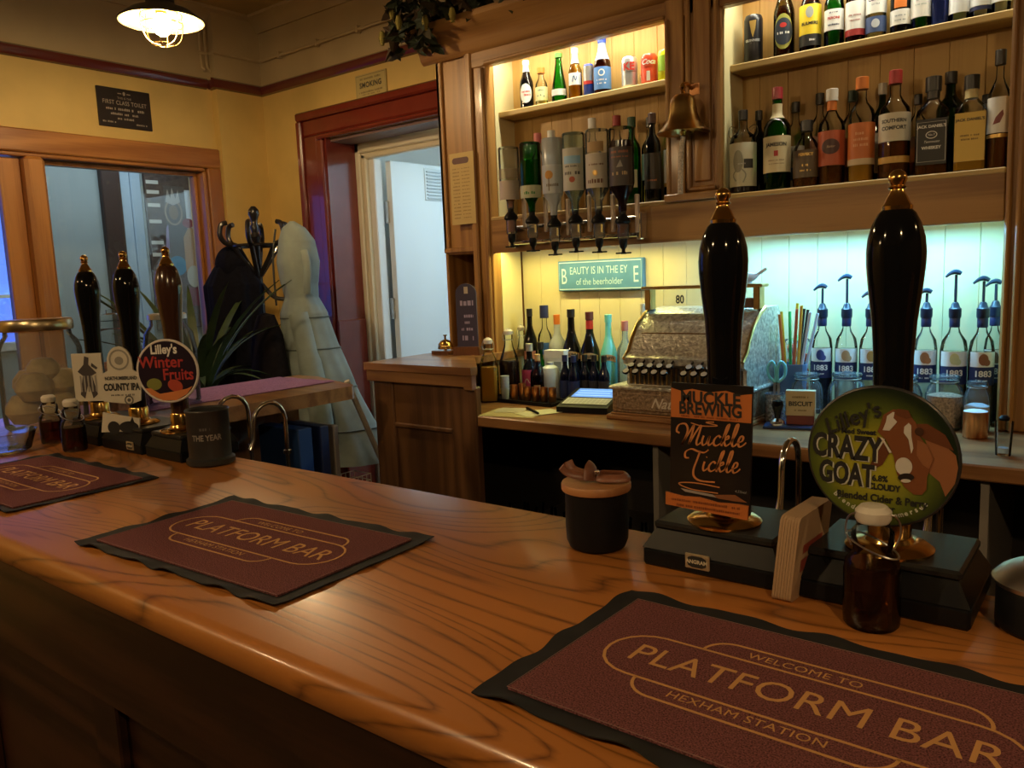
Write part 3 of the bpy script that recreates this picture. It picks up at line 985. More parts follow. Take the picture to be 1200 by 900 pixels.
# upper left bay
bottle('cider_bottle', 'dark bottle with white oval red lettered label, leftmost on the upper left shelf', -1.878, 2.56, ZU, .176, .052, 'beer', G_DARK, (CAPW, .5), None,
       [(.10, .50, -1, W_, D('red_print', scribble(-.016, .016, .006, .008, 3) + scribble(-.018, .018, -.006, .009, 4), RED))], neck=(W_, .76, .90), group=UP)
bottle('mixer_bottle', 'small clear mixer bottle with orange cap and pale yellow label', -1.809, 2.56, ZU, .137, .046, 'small', G_CLEAR, (ORG, .62), (glass('lemon_mixer', (.9, .8, .3), body=.5, bodyc=(.80, .72, .25)), .45),
       [(.12, .48, 80, mat((.78, .76, .42)), D('print', scribble(-.010, .010, .012, .006, 5) + [disc(-.012, -.008, .003), disc(.012, -.01, .003), disc(0, -.006, .003)], mat((.2, .3, .2))))], group=UP)
bottle('water_bottle', 'green teardrop sparkling water bottle with narrow white label', -1.729, 2.56, ZU, .174, .058, 'tear', G_GREEN, (mat((.10, .34, .06)), .5), None,
       [(.12, .25, 62, W_)], group=UP)
bottle('juice_bottle', 'orange juice drink bottle with square white label and white neck', -1.657, 2.56, ZU, .177, .049, 'beer', G_CLEAR, (CAPW, .5), (L_ORANGE, .68),
       [(.26, .50, 62, W_, D('blue_squiggle', ribbon(cr([(-.008, -.010, 0), (-.002, .010, 0), (.004, -.006, 0), (.009, .008, 0)], 5), .003), mat((.05, .12, .3))))], neck=(W_, .70, .90), group=UP)
bottle('energy_drink_can', 'slim blue and silver energy drink can on the upper left shelf', -1.600, 2.56, ZU, .112, .038, 'can', BLUE, None, None,
       [(.42, .92, 70, SILV), (.36, .46, 60, RED)], cat='can', group=UP)
bottle('wheat_beer_bottle', 'tall wheat beer bottle with blue label, tallest on the upper left shelf', -1.542, 2.56, ZU, .190, .060, 'beer', G_BROWN, (BLUE, .5), (L_AMBER, .7),
       [(.06, .46, 85, mat((.10, .26, .62)), D('white_swirl', ribbon(disc(0, .018, .010), .004, True) + scribble(-.018, .018, -.006, .006, 8) + scribble(-.016, .016, -.018, .005, 9), W_))], neck=(mat((.25, .42, .70)), .60, .92), group=UP)
t = bottle('cola_can', 'silver diet cola can with red lettering on the upper left shelf', -1.433, 2.56, ZU, .104, .055, 'can', SILV, None, None, [(.50, .80, 85, SILV, T('KE', .036, 0, RED, bold=.0012))], cat='can', group=UP)
bottle('bitters_bottle', 'tiny brown bottle squeezed between the two cola cans', -1.393, 2.585, ZU, .075, .022, 'small', G_BROWN, (CAPB, .6), None, [(.1, .5, 70, CREAM)], group=UP)
bottle('cola_can', 'red cola can with white script on the upper left shelf', -1.357, 2.56, ZU, .099, .056, 'can', mat((.62, .07, .03), .3), None, None,
       [(.55, .85, 70, mat((.62, .07, .03), .3), T('Coca', .024, .0, W_, shear=.4, bold=.0006)), (.08, .40, 12, W_)], cat='can', group=UP)
bottle('lemon_can', 'bright yellow green drink can at the right end of the upper left shelf', -1.296, 2.56, ZU, .101, .050, 'can', mat((.62, .72, .02), .3), None, None, [(.3, .8, 60, mat((.25, .45, .03)))], cat='can', group=UP)
# upper right bay
UR = 'drinks on the lit upper right shelf'
bottle('stout_can', 'tall black stout can with gold harp at the left end of its shelf', -.992, 2.56, ZU, .145, .057, 'can', mat((.012, .012, .016), .3), None, None,
       [(.42, .88, 60, mat((.012, .012, .016), .3), D('gold_harp', [[(-.010, .028), (.011, .030), (.008, .004), (.001, -.022), (-.004, -.006)]], GOLD), T('GUINNESS', .010, -.030, SILV, bold=.0004))], cat='can', group=UR)
bottle('lager_bottle', 'olive bottle with dark round label right of the black stout can', -.896, 2.56, ZU, .245, .062, 'beer', G_OLIVE, (GOLD, .5), (L_WHISKY, .6),
       [(.08, .50, -1, mat((.30, .30, .05))), (.13, .45, -1, mat((.02, .03, .05)), D('red_crest', [disc(0, .018, .010, .007)], RED), D('print', scribble(-.018, .018, -.004, .007, 12), W_))], group=UR)
bottle('cider_bottle', 'brown bottle with bright yellow label reading Bulmers on the upper right shelf', -.817, 2.56, ZU, .235, .062, 'beer', G_BROWN, (GOLD, .5), (L_DARK, .6),
       [(.20, .56, 80, YEL, T('BULMERS', .012, -.012, INK, bold=.0004), D('woodpecker_mark', [disc(0, .020, .011, .016)], mat((.35, .38, .36)))), (.06, .20, 80, INK, D('print', scribble(-.016, .016, 0, .006, 15), W_))], group=UR)
bottle('peroni_bottle', 'green beer bottle with white eight sided label', -.748, 2.56, ZU, .225, .056, 'beer', glass('bottle_green', (.10, .52, .18)), (W_, .5), None,
       [(.20, .46, 68, W_, T('PERONI', .010, .004, RED, bold=.0003), D('print', scribble(-.016, .016, -.014, .005, 18) + scribble(-.012, .012, .020, .004, 19), NAVY))], group=UR)
bottle('lager_bottle', 'brown lager bottle with white label and red foot band', -.688, 2.56, ZU, .225, .054, 'beer', G_BROWN, (RED, .5), (L_WHISKY, .6),
       [(.16, .50, 85, W_, D('print', scribble(-.018, .018, .0, .005, 21) + scribble(-.018, .018, -.014, .004, 22), mat((.45, .2, .2)))), (.08, .16, 85, mat((.35, .03, .03)))], group=UR)
bottle('corona_bottle', 'clear lager bottle with white Corona lettering and blue band', -.632, 2.56, ZU, .225, .054, 'beer', G_CLEAR, (GOLD, .5), (glass('pale_lager', (.85, .78, .5), body=.3, bodyc=(.7, .6, .3)), .6),
       [(.30, .56, 85, W_, T('Corona', .014, .008, NAVY, bold=.0004), T('EXTRA', .007, -.006, NAVY)), (.07, .26, 85, mat((.05, .09, .24)), D('white_crest', [disc(0, .002, .011, .012)], mat((.55, .6, .68))))], group=UR)
bottle('cider_bottle', 'black green cider bottle with amber arch picture and white label', -.567, 2.56, ZU, .225, .054, 'beer', G_DARK, (CAPB, .5), None,
       [(.10, .28, 78, W_, D('print', scribble(-.014, .014, .004, .004, 24) + scribble(-.014, .014, -.008, .004, 25), mat((.3, .35, .4)))), (.30, .42, 34, ORG)], group=UR)
bottle('cider_bottle', 'green cider bottle with tall white label next to a blue bottle', -.515, 2.56, ZU, .225, .052, 'beer', G_GREEN, (GRN, .5), None,
       [(.14, .54, 80, W_, D('print', scribble(-.014, .014, -.012, .004, 27) + scribble(-.014, .014, .0, .004, 28), mat((.4, .5, .5))))], group=UR)
bottle('alcopop_bottle', 'vivid blue alcopop bottle on the upper right shelf', -.468, 2.56, ZU, .225, .046, 'beer', G_CLEAR, (SILV, .5), (glass('blue_alcopop', (.1, .2, .8), body=.7, bodyc=(.05, .10, .62)), .7), [], group=UR)
for k, (xx, dd) in enumerate(((-.420, .052), (-.371, .050), (-.324, .046))):
    bottle('alcopop_bottle', ('clear bottle with blank white label right of the blue bottle', 'clear bottle with white label and dark foot, second from the right jamb', 'clear white labelled bottle nearest the right jamb on the top shelf')[k],
           xx, 2.56, ZU, .225, dd, 'beer', G_CLEAR, (W_, .5), (L_CLEAR, .6), [(.13 - .03 * (k == 0), .58, 82, mat((.76, .80, .84)), D('print', scribble(-.012, .012, .01, .004, 30 + k), mat((.55, .62, .72))))] + ([(.08, .125, 82, NAVY)] if k == 1 else []), group=UR)

# lower right bay: spirits, front row then back row
LR = 'spirits on the lower right shelf'
t = bottle('rum_bottle', 'clear twin handled rum jug with pale squid label, leftmost spirit', -1.004, 2.505, ZL, .255, .082, 'jug', G_CLEAR, (CAPB, .36), (L_DARK, .20),
           [(.08, .60, 82, mat((.62, .60, .44)), D('squid', [disc(-.012, .01, .016, .034)] + ribbon(cr([(-.01, -.01, 0), (-.028, -.03, 0), (-.018, -.05, 0)], 4), .004) + ribbon(cr([(-.005, -.01, 0), (.012, -.03, 0), (.004, -.055, 0)], 4), .004), mat((.30, .30, .22))),
             D('black_panel', [rect(.006, .036, -.012, .016)], INK), T('KRAKEN', .006, .002, W_))], group=LR)
for s in (-1, 1):
    MB().tube(cr([(s * .020, 0, .196), (s * .036, 0, .205), (s * .040, 0, .185), (s * .030, 0, .170)], 5), .005, 8).build('handle', G_CLEAR, t)
bottle('whiskey_bottle', 'green whiskey bottle with cream Jameson label and red capsule', -.896, 2.505, ZL, .305, .080, 'jameson', G_GREEN, (mat((.35, .03, .04), .3), .40), (glass('green_whiskey', (.03, .2, .05), body=.6, bodyc=(.01, .05, .015)), .34),
       [(.17, .52, 80, CREAM, T('JAMESON', .015, .028, INK, bold=.0006), D('red_crest', [rect(-.006, .006, -.006, .010)], RED), D('print', scribble(-.024, .024, -.018, .004, 41) + scribble(-.024, .024, -.028, .003, 42), mat((.3, .22, .12))))],
       neck=(CREAM, .70, .84), group=LR)
bottle('whisky_bottle', 'squat round bottle with dark bronze label between green and orange labelled bottles', -.806, 2.502, ZL, .195, .076, 'squat', G_CLEAR, (CAPB, .48), (L_WHISKY, .52),
       [(.14, .55, 80, mat((.10, .065, .03)), T('PERFECT', .011, .026, GOLD, bold=.0004), D('print', scribble(-.010, .010, -.004, .008, 45) + scribble(-.016, .016, -.020, .005, 46), GOLD))], group=LR)
bottle('rum_bottle', 'spiced rum bottle with red orange label and white topped orange cap', -.737, 2.512, ZL, .275, .074, 'spirit', G_CLEAR, (mat((.75, .72, .66)), .46), (L_WHISKY, .20),
       [(.20, .56, 85, mat((.50, .10, .035)), D('dark_crest', [disc(0, .004, .026, .022)], mat((.07, .02, .015))), T('Sailor', .010, .004, mat((.6, .4, .25)), shear=.3))], neck=(ORG, .78, .885), group=LR)
bottle('brandy_bottle', 'bottle with burnt orange label and tall orange cap', -.652, 2.505, ZL, .292, .070, 'tall', G_CLEAR, (ORG, .50), (L_AMBER, .22),
       [(.22, .56, 85, mat((.60, .16, .03)), D('print', scribble(-.020, .020, .02, .008, 48) + scribble(-.020, .020, .004, .008, 49) + scribble(-.020, .020, -.012, .008, 50), mat((.74, .36, .16)))), (.16, .22, 85, mat((.65, .5, .3)))], group=LR)
bottle('liqueur_bottle', 'Southern Comfort bottle with pale label, amber spirit and red cap', -.564, 2.505, ZL, .295, .082, 'spirit', G_CLEAR, (mat((.42, .03, .03)), .42), (L_WHISKY, .36),
       [(.34, .60, 82, mat((.66, .60, .46)), T('SOUTHERN', .013, .016, INK, bold=.0005), T('COMFORT', .014, -.003, INK, bold=.0005)), (.14, .20, 70, mat((.60, .36, .08)))], group=LR)
bottle('whiskey_bottle', 'square bottle with black Jack Daniels label, dark whiskey inside', -.469, 2.510, ZL, .262, .084, 'square', G_CLEAR, (CAPB, .48), (L_WHISKY, .50),
       [(.10, .56, 60, INK, T("JACK DANIEL'S", .0105, .040, W_, bold=.0003), D('white_ring', ribbon(disc(0, .018, .013, .009), .002, True), W_), T('No.7', .008, .018, W_), T('Tennessee', .009, .0, W_, shear=.4), T('WHISKEY', .011, -.016, W_, bold=.0004), D('white_border', ribbon([(-.034, -.052), (.034, -.052), (.034, .052), (-.034, .052)], .0016, True), mat((.5, .5, .48))))], neck=(CAPB, .78, .86), group=LR)
bottle('whiskey_bottle', 'square bottle with honey yellow Jack Daniels label and black cap', -.377, 2.510, ZL, .250, .080, 'square', G_CLEAR, (CAPB, .46), (L_AMBER, .2),
       [(.10, .60, 60, mat((.70, .48, .10)), T("JACK DANIEL'S", .0100, .044, INK, bold=.0003), D('print', scribble(-.022, .022, .004, .005, 55) + scribble(-.020, .020, -.006, .005, 56), mat((.25, .15, .03))))], neck=(mat((.70, .60, .30)), .76, .87), group=LR)
bottle('whisky_bottle', 'whisky bottle with white grouse bird label against the right jamb', -.312, 2.502, ZL, .300, .052, 'spirit', G_CLEAR, (CAPB, .5), (L_WHISKY, .30),
       [(.30, .60, 80, W_, D('red_grouse', [[(-.012, -.024), (.004, -.020), (.012, .0), (.010, .012), (.004, .006), (-.006, -.006)]], mat((.22, .05, .05)))), (.26, .29, 80, GOLD)], group=LR)
LRb = 'half hidden spirits at the back of the lower right shelf'
for (nm, lbl, xx, hh, dd, g, c, lab) in (
        ('rum_bottle', 'half hidden black capped bottle behind the twin handled jug', -.985, .262, .050, G_DARK, CAPB, []),
        ('vodka_bottle', 'clear bottle with white and blue label behind the green whiskey', -.868, .270, .056, G_CLEAR, CAPB, [(.12, .26, 70, mat((.12, .30, .72))), (.26, .50, 70, W_)]),
        ('whisky_bottle', 'tall black capped clear bottle behind the squat bronze labelled one', -.795, .284, .056, G_CLEAR, CAPB, [(.3, .55, 70, mat((.45, .2, .12)))]),
        ('gin_bottle', 'clear bottle with black green cap behind the two orange labels', -.700, .276, .056, G_CLEAR, mat((.02, .05, .03)), [(.2, .5, 70, ORG)]),
        ('gin_bottle', 'green bottle with pale cap and white back label beside Southern Comfort', -.617, .283, .052, G_DKGREEN, mat((.66, .64, .58)), [(.1, .5, 60, W_)]),
        ('bitters_bottle', 'short dark capped bottle between Southern Comfort and the black labelled square bottle', -.522, .236, .050, G_CLEAR, CAPB, [(.2, .5, 60, W_)]),
        ('liqueur_bottle', 'dark green bottle behind the black labelled square bottle', -.440, .283, .070, G_DKGREEN, CAPB, []),
        ('bitters_bottle', 'short dark capped bottle behind the honey yellow label', -.352, .208, .052, G_CLEAR, CAPB, [])):
    bottle(nm, lbl, xx, 2.588, ZL, hh, dd, 'tall', g, (c, .45), None, lab, group=LRb)
# lower left bay: bottles standing behind the optics
LL = 'bottles standing behind the optics'
for (nm, lbl, xx, yy, hh, dd, g, c, lab) in (
        ('gin_bottle', 'pink capped bottle behind the green optic bottle', -1.835, 2.56, .305, .062, G_CLEAR, mat((.62, .18, .20)), []),
        ('vodka_bottle', 'white capped bottle behind the frosted optic bottle', -1.772, 2.56, .306, .062, G_FROST, CAPW, []),
        ('vodka_bottle', 'clear bottle with tall white cap behind the optics', -1.591, 2.56, .324, .062, G_CLEAR, CAPW, []),
        ('wine_bottle', 'red capped bottle behind the dark rum optic bottle', -1.489, 2.56, .318, .062, G_CLEAR, mat((.30, .02, .02)), []),
        ('gin_bottle', 'green bottle with dark green cap right of the dark rum optic', -1.424, 2.550, .302, .060, G_GREEN, mat((.02, .07, .04)), [(.2, .4, 40, CREAM)]),
        ('gin_bottle', 'clear round shouldered gin bottle with pale blue label and black cap', -1.366, 2.575, .296, .060, G_CLEAR, CAPB, [(.28, .58, 70, mat((.45, .62, .68)), D('dark_seal', [disc(0, .01, .010)], NAVY)), (.02, .22, 40, mat((.55, .50, .05)))]),
        ('rum_bottle', 'tall black bottle with dark label beside the brass bell', -1.326, 2.515, .296, .056, G_DARK, mat((.05, .02, .02)), [(.15, .55, 70, mat((.035, .03, .03)), D('print', scribble(-.016, .016, -.03, .006, 61), mat((.5, .2, .1))))]),
        ('liqueur_bottle', 'white labelled bottle partly behind the mid cabinet stile', -1.276, 2.56, .255, .056, G_DARK, CAPB, [(.25, .68, 70, W_, D('blue_mark', [disc(.004, .02, .006, .010)], NAVY)), (.2, .25, 70, GOLD)])):
    bottle(nm, lbl, xx, yy, ZL, hh, dd, 'tall', g, (c, .48), None, lab, group=LL)
# ------------------------------------------------------------------ optics: rack, measures and the inverted bottles
rk = thing('optic_rack', 'chrome twin rail rack holding the upside down spirit bottles', 'rack', (-1.6, 2.42, 1.60))
for zz, yy in ((.028, 0.0), (-.028, 0.0)):
    MB().tube([(-.27, yy, zz), (.275, yy, zz)], .007, 10).build('rail', CHROME, rk)
for xx in (-.27, .275):
    MB().box(xx - .010, xx + .010, -.012, .028, -.045, .045, .004).build('end_clamp', CHROME, rk)
OPT = [(-1.832, 'bar', .218, .076, G_OPTIC, (glass('rose_gin', (.85, .55, .48), body=.25, bodyc=(.6, .25, .18)), .30), 'clear patterned optic bottle with a little pink gin, first on the rack', [(.55, .86, 70, mat((.50, .42, .36))), (.36, .52, 75, glass('etched_pattern', (.9, .8, .7), body=.35, bodyc=(.55, .5, .44)))]),
       (-1.736, 'bar', .242, .076, G_GREEN, (glass('green_gin', (.08, .6, .12), body=.35, bodyc=(.03, .40, .05)), .75), 'bright green optic bottle, second on the rack', [(.62, .80, 75, mat((.50, .52, .34)), D('print', scribble(-.02, .02, -.004, .010, 71), GRN))]),
       (-1.640, 'bar', .262, .074, G_FROST, None, 'frosted white optic bottle with orange tree picture, third on the rack', [(.35, .72, 70, glass('frosted_label', (.8, .85, .9), .3, body=.8, bodyc=(.60, .64, .68)), D('orange_tree', [disc(-.008, .014, .015)], mat((.55, .26, .03))), D('tree_trunk', [rect(-.010, -.006, -.04, .004)] + scribble(-.018, .026, -.02, .010, 73), mat((.18, .14, .1))))]),
       (-1.551, 'bar', .262, .078, glass('aqua_optic_glass', (.80, .94, .95), .04, 1.22, body=.12, bodyc=(.45, .70, .70)), (L_CLEAR, .4), 'pale aqua optic bottle with red seal label, fourth on the rack', [(.20, .74, 62, mat((.52, .52, .46)), D('print', scribble(-.026, .026, .01, .006, 75) + scribble(-.028, .028, -.012, .012, 76), mat((.08, .08, .08))), D('red_seal', [disc(0, -.034, .010)], mat((.42, .08, .03)))), (.30, .40, 45, mat((.30, .55, .80)))]),
       (-1.457, 'bar', .266, .080, G_OPTIC, (L_CLEAR, .4), 'clear vodka optic bottle with tan label, fifth on the rack', [(.16, .28, 42, mat((.42, .26, .10))), (.30, .72, 62, mat((.55, .50, .42)), D('print', scribble(-.028, .028, .02, .006, 78) + scribble(-.028, .028, -.034, .014, 79), mat((.14, .05, .02))), D('gold_mark', [disc(0, -.008, .009)], GOLD))]),
       (-1.364, 'bar', .268, .082, glass('rum_bottle_glass', (.94, .95, .95), .03, 1.2), (L_DARK, .84), 'dark rum optic bottle with black and rust label, sixth on the rack', [(.24, .70, 68, mat((.05, .035, .03)), D('rust_print', scribble(-.030, .030, .046, .008, 81) + scribble(-.030, .030, .030, .005, 82), mat((.34, .09, .03))), D('ship', [[(-.01, -.004), (.012, -.002), (.004, .02)]], mat((.3, .28, .25))), D('pale_print', scribble(-.026, .026, -.022, .012, 83), mat((.55, .40, .20))))])]
for k, (xx, pf, hh, dd, g, lq, lbl, labs) in enumerate(OPT):
    top = (1.912, 1.916, 1.918, 1.924, 1.922, 1.916)[k]
    b = bottle('optic_bottle', lbl, xx, 2.372, top, hh, dd, pf, g, None, lq, labs, rz=rad(28 - 2 * k), group='upside down bottles on the optic rack', flip=True)
    nz = top - hh
    sp = thing('optic_measure', ('first', 'second', 'third', 'fourth', 'fifth', 'sixth')[k] + ' black and clear spirit measure from the left on the optic rack', 'spirit measure', (xx, 2.372, nz), 0, 'spirit measures on the optic rack')
    MB().lathe([(.009, .006), (.011, 0), (.011, -.010), (.024, -.026), (.026, -.034), (.022, -.040), (0, -.040)], 18).build('collar', BLACKP, sp)
    MB().lathe([(.019, -.040), (.019, -.086), (.016, -.092)], 18).build('chamber', bpy.data.materials['jar_clear_glass'], sp)
    if k in (0, 5):
        MB().lathe([(0, -.042), (.016, -.042), (.016, -.084), (0, -.084)], 14).build('spirit', (glass('pink_measure', (.8, .5, .4), body=.5, bodyc=(.5, .25, .18)), L_WHISKY)[k == 5], sp)
    MB().lathe([(.012, -.090), (.014, -.100), (.012, -.116), (.006, -.124), (.006, -.132), (.009, -.134), (.009, -.140), (0, -.140)], 14).build('spout', BLACKP, sp)
    MB().box(-.027, .027, -.003, .003, -.139, -.134, .001, mt=Matrix.Rotation(rad(10), 4, 'Z')).build('lever', BLACKP, sp)
    MB().box(-.006, .006, .018, .050, -.072, -.040, .002).build('bracket', CHROME, sp)
    MB().box(.028, .040, .03, .045, -.07, .055, .002).build('plate', mat((.62, .50, .40), .3, .3), sp)

# ------------------------------------------------------------------ things on the back counter
CB = 'bottles at the left of the back counter'


def swing_top(t, z, r, m=STEEL):
    """ceramic stopper held by a wire bail"""
    MB().lathe([(0, z), (r * .9, z), (r, z + .006), (r, z + .014), (r * .6, z + .020), (0, z + .021)], 14).build('stopper', mat((.72, .66, .58), .35), t)
    MB().tube(cr([(-r * 1.15, 0, z - .022), (-r * 1.3, 0, z - .004), (-r * .9, 0, z + .013), (0, 0, z + .023), (r * .9, 0, z + .013), (r * 1.3, 0, z - .004), (r * 1.15, 0, z - .022)], 4), .0012, 6).build('bail', m, t)
    MB().tube([(r * 1.08 * cos(a * PI / 8), r * 1.08 * sin(a * PI / 8), z - .020) for a in range(16)], .0012, 6, closed=True).build('wire_ring', m, t)


t = bottle('swing_top_bottle', 'square clear swing top bottle of golden syrup at the counter left end', -1.898, 2.287, ZCT, .235, .070, 'swing', G_CLEAR, None, (L_AMBER, .55), rz=rad(30), group=CB)
swing_top(t, .216, .017)
t = bottle('swing_top_bottle', 'swing top carafe nearly full of dark red drink', -1.880, 2.388, ZCT, .262, .076, 'carafe', G_CLEAR, None, (L_DARK, .56), group=CB)
swing_top(t, .242, .017)
t = bottle('swing_top_bottle', 'empty clear swing top bottle behind the dark carafe', -1.956, 2.57, ZCT, .262, .052, 'carafe', G_CLEAR, None, None, group=CB)
swing_top(t, .242, .014)
bottle('port_bottle', 'black port bottle with small pink crest left of the blue capped bottle', -1.897, 2.550, ZCT, .331, .058, 'wine', G_DARK, (CAPB, .42), None, [(.40, .50, 50, mat((.50, .22, .20)))], group=CB)
bottle('vodka_bottle', 'clear bottle with blue cap and blue disc on its front', -1.836, 2.565, ZCT, .330, .056, 'tall', G_CLEAR, (NAVY, .62, .05), (L_CLEAR, .5), [(.46, .60, 40, mat((.05, .16, .55)))], group=CB)
bottle('rum_bottle', 'white frosted bottle with bright orange cap', -1.770, 2.555, ZCT, .307, .070, 'spirit', G_FROST, (ORG, .36), None, [(.40, .54, 60, mat((.40, .42, .48)))], group=CB)
for k, (xx, lbl, g, c) in enumerate(((-1.694, 'black cream liqueur bottle with tan Baileys arch, left of the pair', G_DARK, CAPB), (-1.612, 'black cream liqueur bottle with red banded neck, right of the pair', G_DARK, mat((.10, .02, .02))), (-1.531, 'turquoise cream liqueur bottle with tan Baileys arch', mat((.16, .62, .62), .25), mat((.16, .62, .62), .25)))):
    t = bottle('cream_liqueur_bottle', lbl, xx, 2.54, ZCT, (.328, .318, .308)[k], (.076, .078, .066)[k], 'baileys', g, (c, .40), None, [], neck=((RED, .80, .90) if k == 1 else None), group='cream liqueur bottles on the back counter')
    RR = (.076, .078, .066)[k] / 2
    zz = (.328, .318, .308)[k] * .42
    lb = MB().grid(lambda u, v: ((RR + .001) * sin((2 * u - 1) * .95), -(RR + .001) * cos((2 * u - 1) * .95), zz + .022 * v + .012 * cos((2 * u - 1) * 1.4)), 13, 2).build('arch_label', mat((.52, .30, .13)), t)
    letters('BAILEYS', .013, INK, lb, None, 0, zz + .021, wrap=RR + .0018, bold=.0004)
bottle('gin_bottle', 'clear gin bottle with pink cap between turquoise bottle and till', -1.465, 2.545, ZCT, .284, .060, 'spirit', glass('pale_blue_glass', (.80, .92, .97), body=.25, bodyc=(.55, .70, .75)), (mat((.55, .20, .16)), .42), None, [], group=CB)
bottle('grappa_bottle', 'slim clear bottle with cork peeping over the till corner', -1.398, 2.56, ZCT, .345, .045, 'wine', G_CLEAR, (mat((.45, .42, .36)), .46), None, [], group=CB)
bottle('liqueur_bottle', 'dark bottle with silver cap and pink patterned label', -1.818, 2.435, ZCT, .205, .062, 'round', G_DARK, (SILV, .44), None, [(.10, .52, 75, mat((.45, .05, .14)), D('white_sprigs', ribbon(cr([(-.02, -.01, 0), (-.008, .01, 0), (.004, -.006, 0), (.018, .014, 0)], 5), .003) + [disc(.01, -.016, .005)], mat((.7, .55, .55))))], group=CB)
bottle('bitters_bottle', 'small bright green bottle with black cap', -1.812, 2.500, ZCT, .205, .044, 'round', G_GREEN, (CAPB, .55), None, [], group=CB)
bottle('cordial_bottle', 'dark brown cork stoppered bottle with small tan tag', -1.752, 2.395, ZCT, .170, .058, 'squat', G_BROWN, (mat((.50, .32, .14), .7), .36), (L_DARK, .55), [(.12, .34, 24, mat((.45, .30, .13)))], group=CB)
bx = thing('carton', 'white cardboard carton behind the cork stoppered bottle', 'box', (-1.728, 2.485, ZCT), rad(5))
MB().box(-.042, .042, -.02, .02, 0, .172, .001).build('box_body', mat((.66, .72, .80)), bx)
MB().box(-.043, .043, -.021, .021, .150, .178, .001).build('lid', mat((.74, .78, .82)), bx)
decal('grey_print', [rect(-.035, .03, .10, .135)], mat((.25, .30, .36)), bx, frame(0, -.0204, 0))
jg = tag(MB().lathe([(0, 0), (.032, 0), (.036, .01), (.036, .10), (.030, .118), (.014, .128), (.014, .138), (0, .138)], 18).build('plastic_jug', glass('milky_plastic', (.8, .88, .95), .3, body=.75, bodyc=(.62, .70, .80)), loc=(-1.718, 2.427, ZCT)), 'milky white plastic flask behind the copper shot cups', 'flask')
mx = 'small dark mixer bottles beside the card reader'
for k, (xx, yy) in enumerate(((-1.660, 2.440), (-1.617, 2.432), (-1.640, 2.482), (-1.597, 2.476), (-1.554, 2.472), (-1.511, 2.470))):
    bottle('mixer_bottle', ('dark blue mixer bottle at the front left of its cluster', 'dark blue mixer bottle at the front right of its cluster', 'dark mixer bottle at the back left of its cluster', 'dark mixer bottle second along the back of its cluster', 'dark mixer bottle third along the back of its cluster', 'dark mixer bottle at the back right of its cluster')[k],
           xx, yy, ZCT, .165, .041, 'small', (glass('dark_blue_glass', (.02, .03, .12), body=.5, bodyc=(.008, .012, .05)) if k == 0 else bpy.data.materials['dark_blue_glass']), (NAVY if k < 2 else CAPB, .50), None,
           [(.05, .44, 80, mat((.015, .03, .14)) if k < 2 else mat((.03, .03, .05)))], group=mx, n=16)
# black tray with copper shot cups and the stack of clear plastic cups
TR = Matrix.Rotation(rad(-3), 4, 'Z')
tray = tag(MB().box(-.165, .165, -.055, .055, 0, .007, .002).box(-.165, .165, -.055, -.050, .006, .013, .001).box(-.165, .165, .050, .055, .006, .013, .001).box(-.165, -.160, -.055, .055, .006, .013, .001).box(.160, .165, -.055, .055, .006, .013, .001)
           .build('serving_tray', BLACKP, loc=(-1.765, 2.330, ZCT), rz=rad(-4)), 'low black tray under the copper shot cups', 'tray')
cup = None
for k, (xx, yy, hh) in enumerate(((-1.800, 2.308, 1.1), (-1.782, 2.335, 1.15), (-1.745, 2.316, 1), (-1.710, 2.320, 1), (-1.676, 2.324, 1), (-1.642, 2.328, 1))):
    if cup is None:
        cup = MB().lathe([(0, 0), (.0125, 0), (.0140, .003), (.0140, .052), (.0130, .052), (.0115, .004), (0, .004)], 18).build('shot_cup', COPPER)
        o = cup
    else:
        o = dup(cup)
    o.location = (xx, yy, ZCT + .0072)
    o.scale = (1, 1, hh)
    tag(o, ('first', 'second', 'third', 'fourth', 'fifth', 'sixth')[k] + ' copper shot cup from the left on the black tray', 'cup', 'copper shot cups on the tray')
cs = thing('plastic_cup_stack', 'stack of clear plastic shot cups at the tray left end', 'cups', (-1.850, 2.318, ZCT + .0072))
for k in range(5):
    MB().lathe([(.013, k * .012), (.0165, k * .012 + .038), (.0175, k * .012 + .039)], 16).build('plastic_cup', bpy.data.materials['milky_plastic'], cs)
# paperwork and pen
pp = tag(MB().box(-.10, .10, -.075, .075, 0, .0012).build('paper_sheet', mat((.58, .50, .28), .7), loc=(-1.650, 2.115, ZCT), rz=rad(12)), 'buff paper sheet lying at the counter front edge', 'paper')
tag(MB().box(-.05, .05, -.045, .045, 0, .001).build('paper_sheet', mat((.55, .50, .40), .7), loc=(-1.690, 2.150, ZCT + .0014), rz=rad(18)), 'small pale slip on top of the buff paper', 'paper')
tag(MB().box(-.045, .045, -.07, .07, 0, .001).build('paper_sheet', mat((.66, .66, .50), .7), loc=(-1.575, 2.150, ZCT + .0014), rz=rad(-24)), 'pale green white paper under the black pen', 'paper')
pen = thing('pen', 'black pen lying on the papers', 'pen', (-1.600, 2.15, ZCT + .0068), rad(-35))
MB().tube([(-.055, 0, 0), (.055, 0, 0), (.064, 0, -.0005)], [.0042, .0042, .001], 10).build('barrel', BLACKP, pen)
MB().tube([(-.060, 0, 0), (-.02, 0, 0)], .005, 10).build('pen_cap', BLACKP, pen)
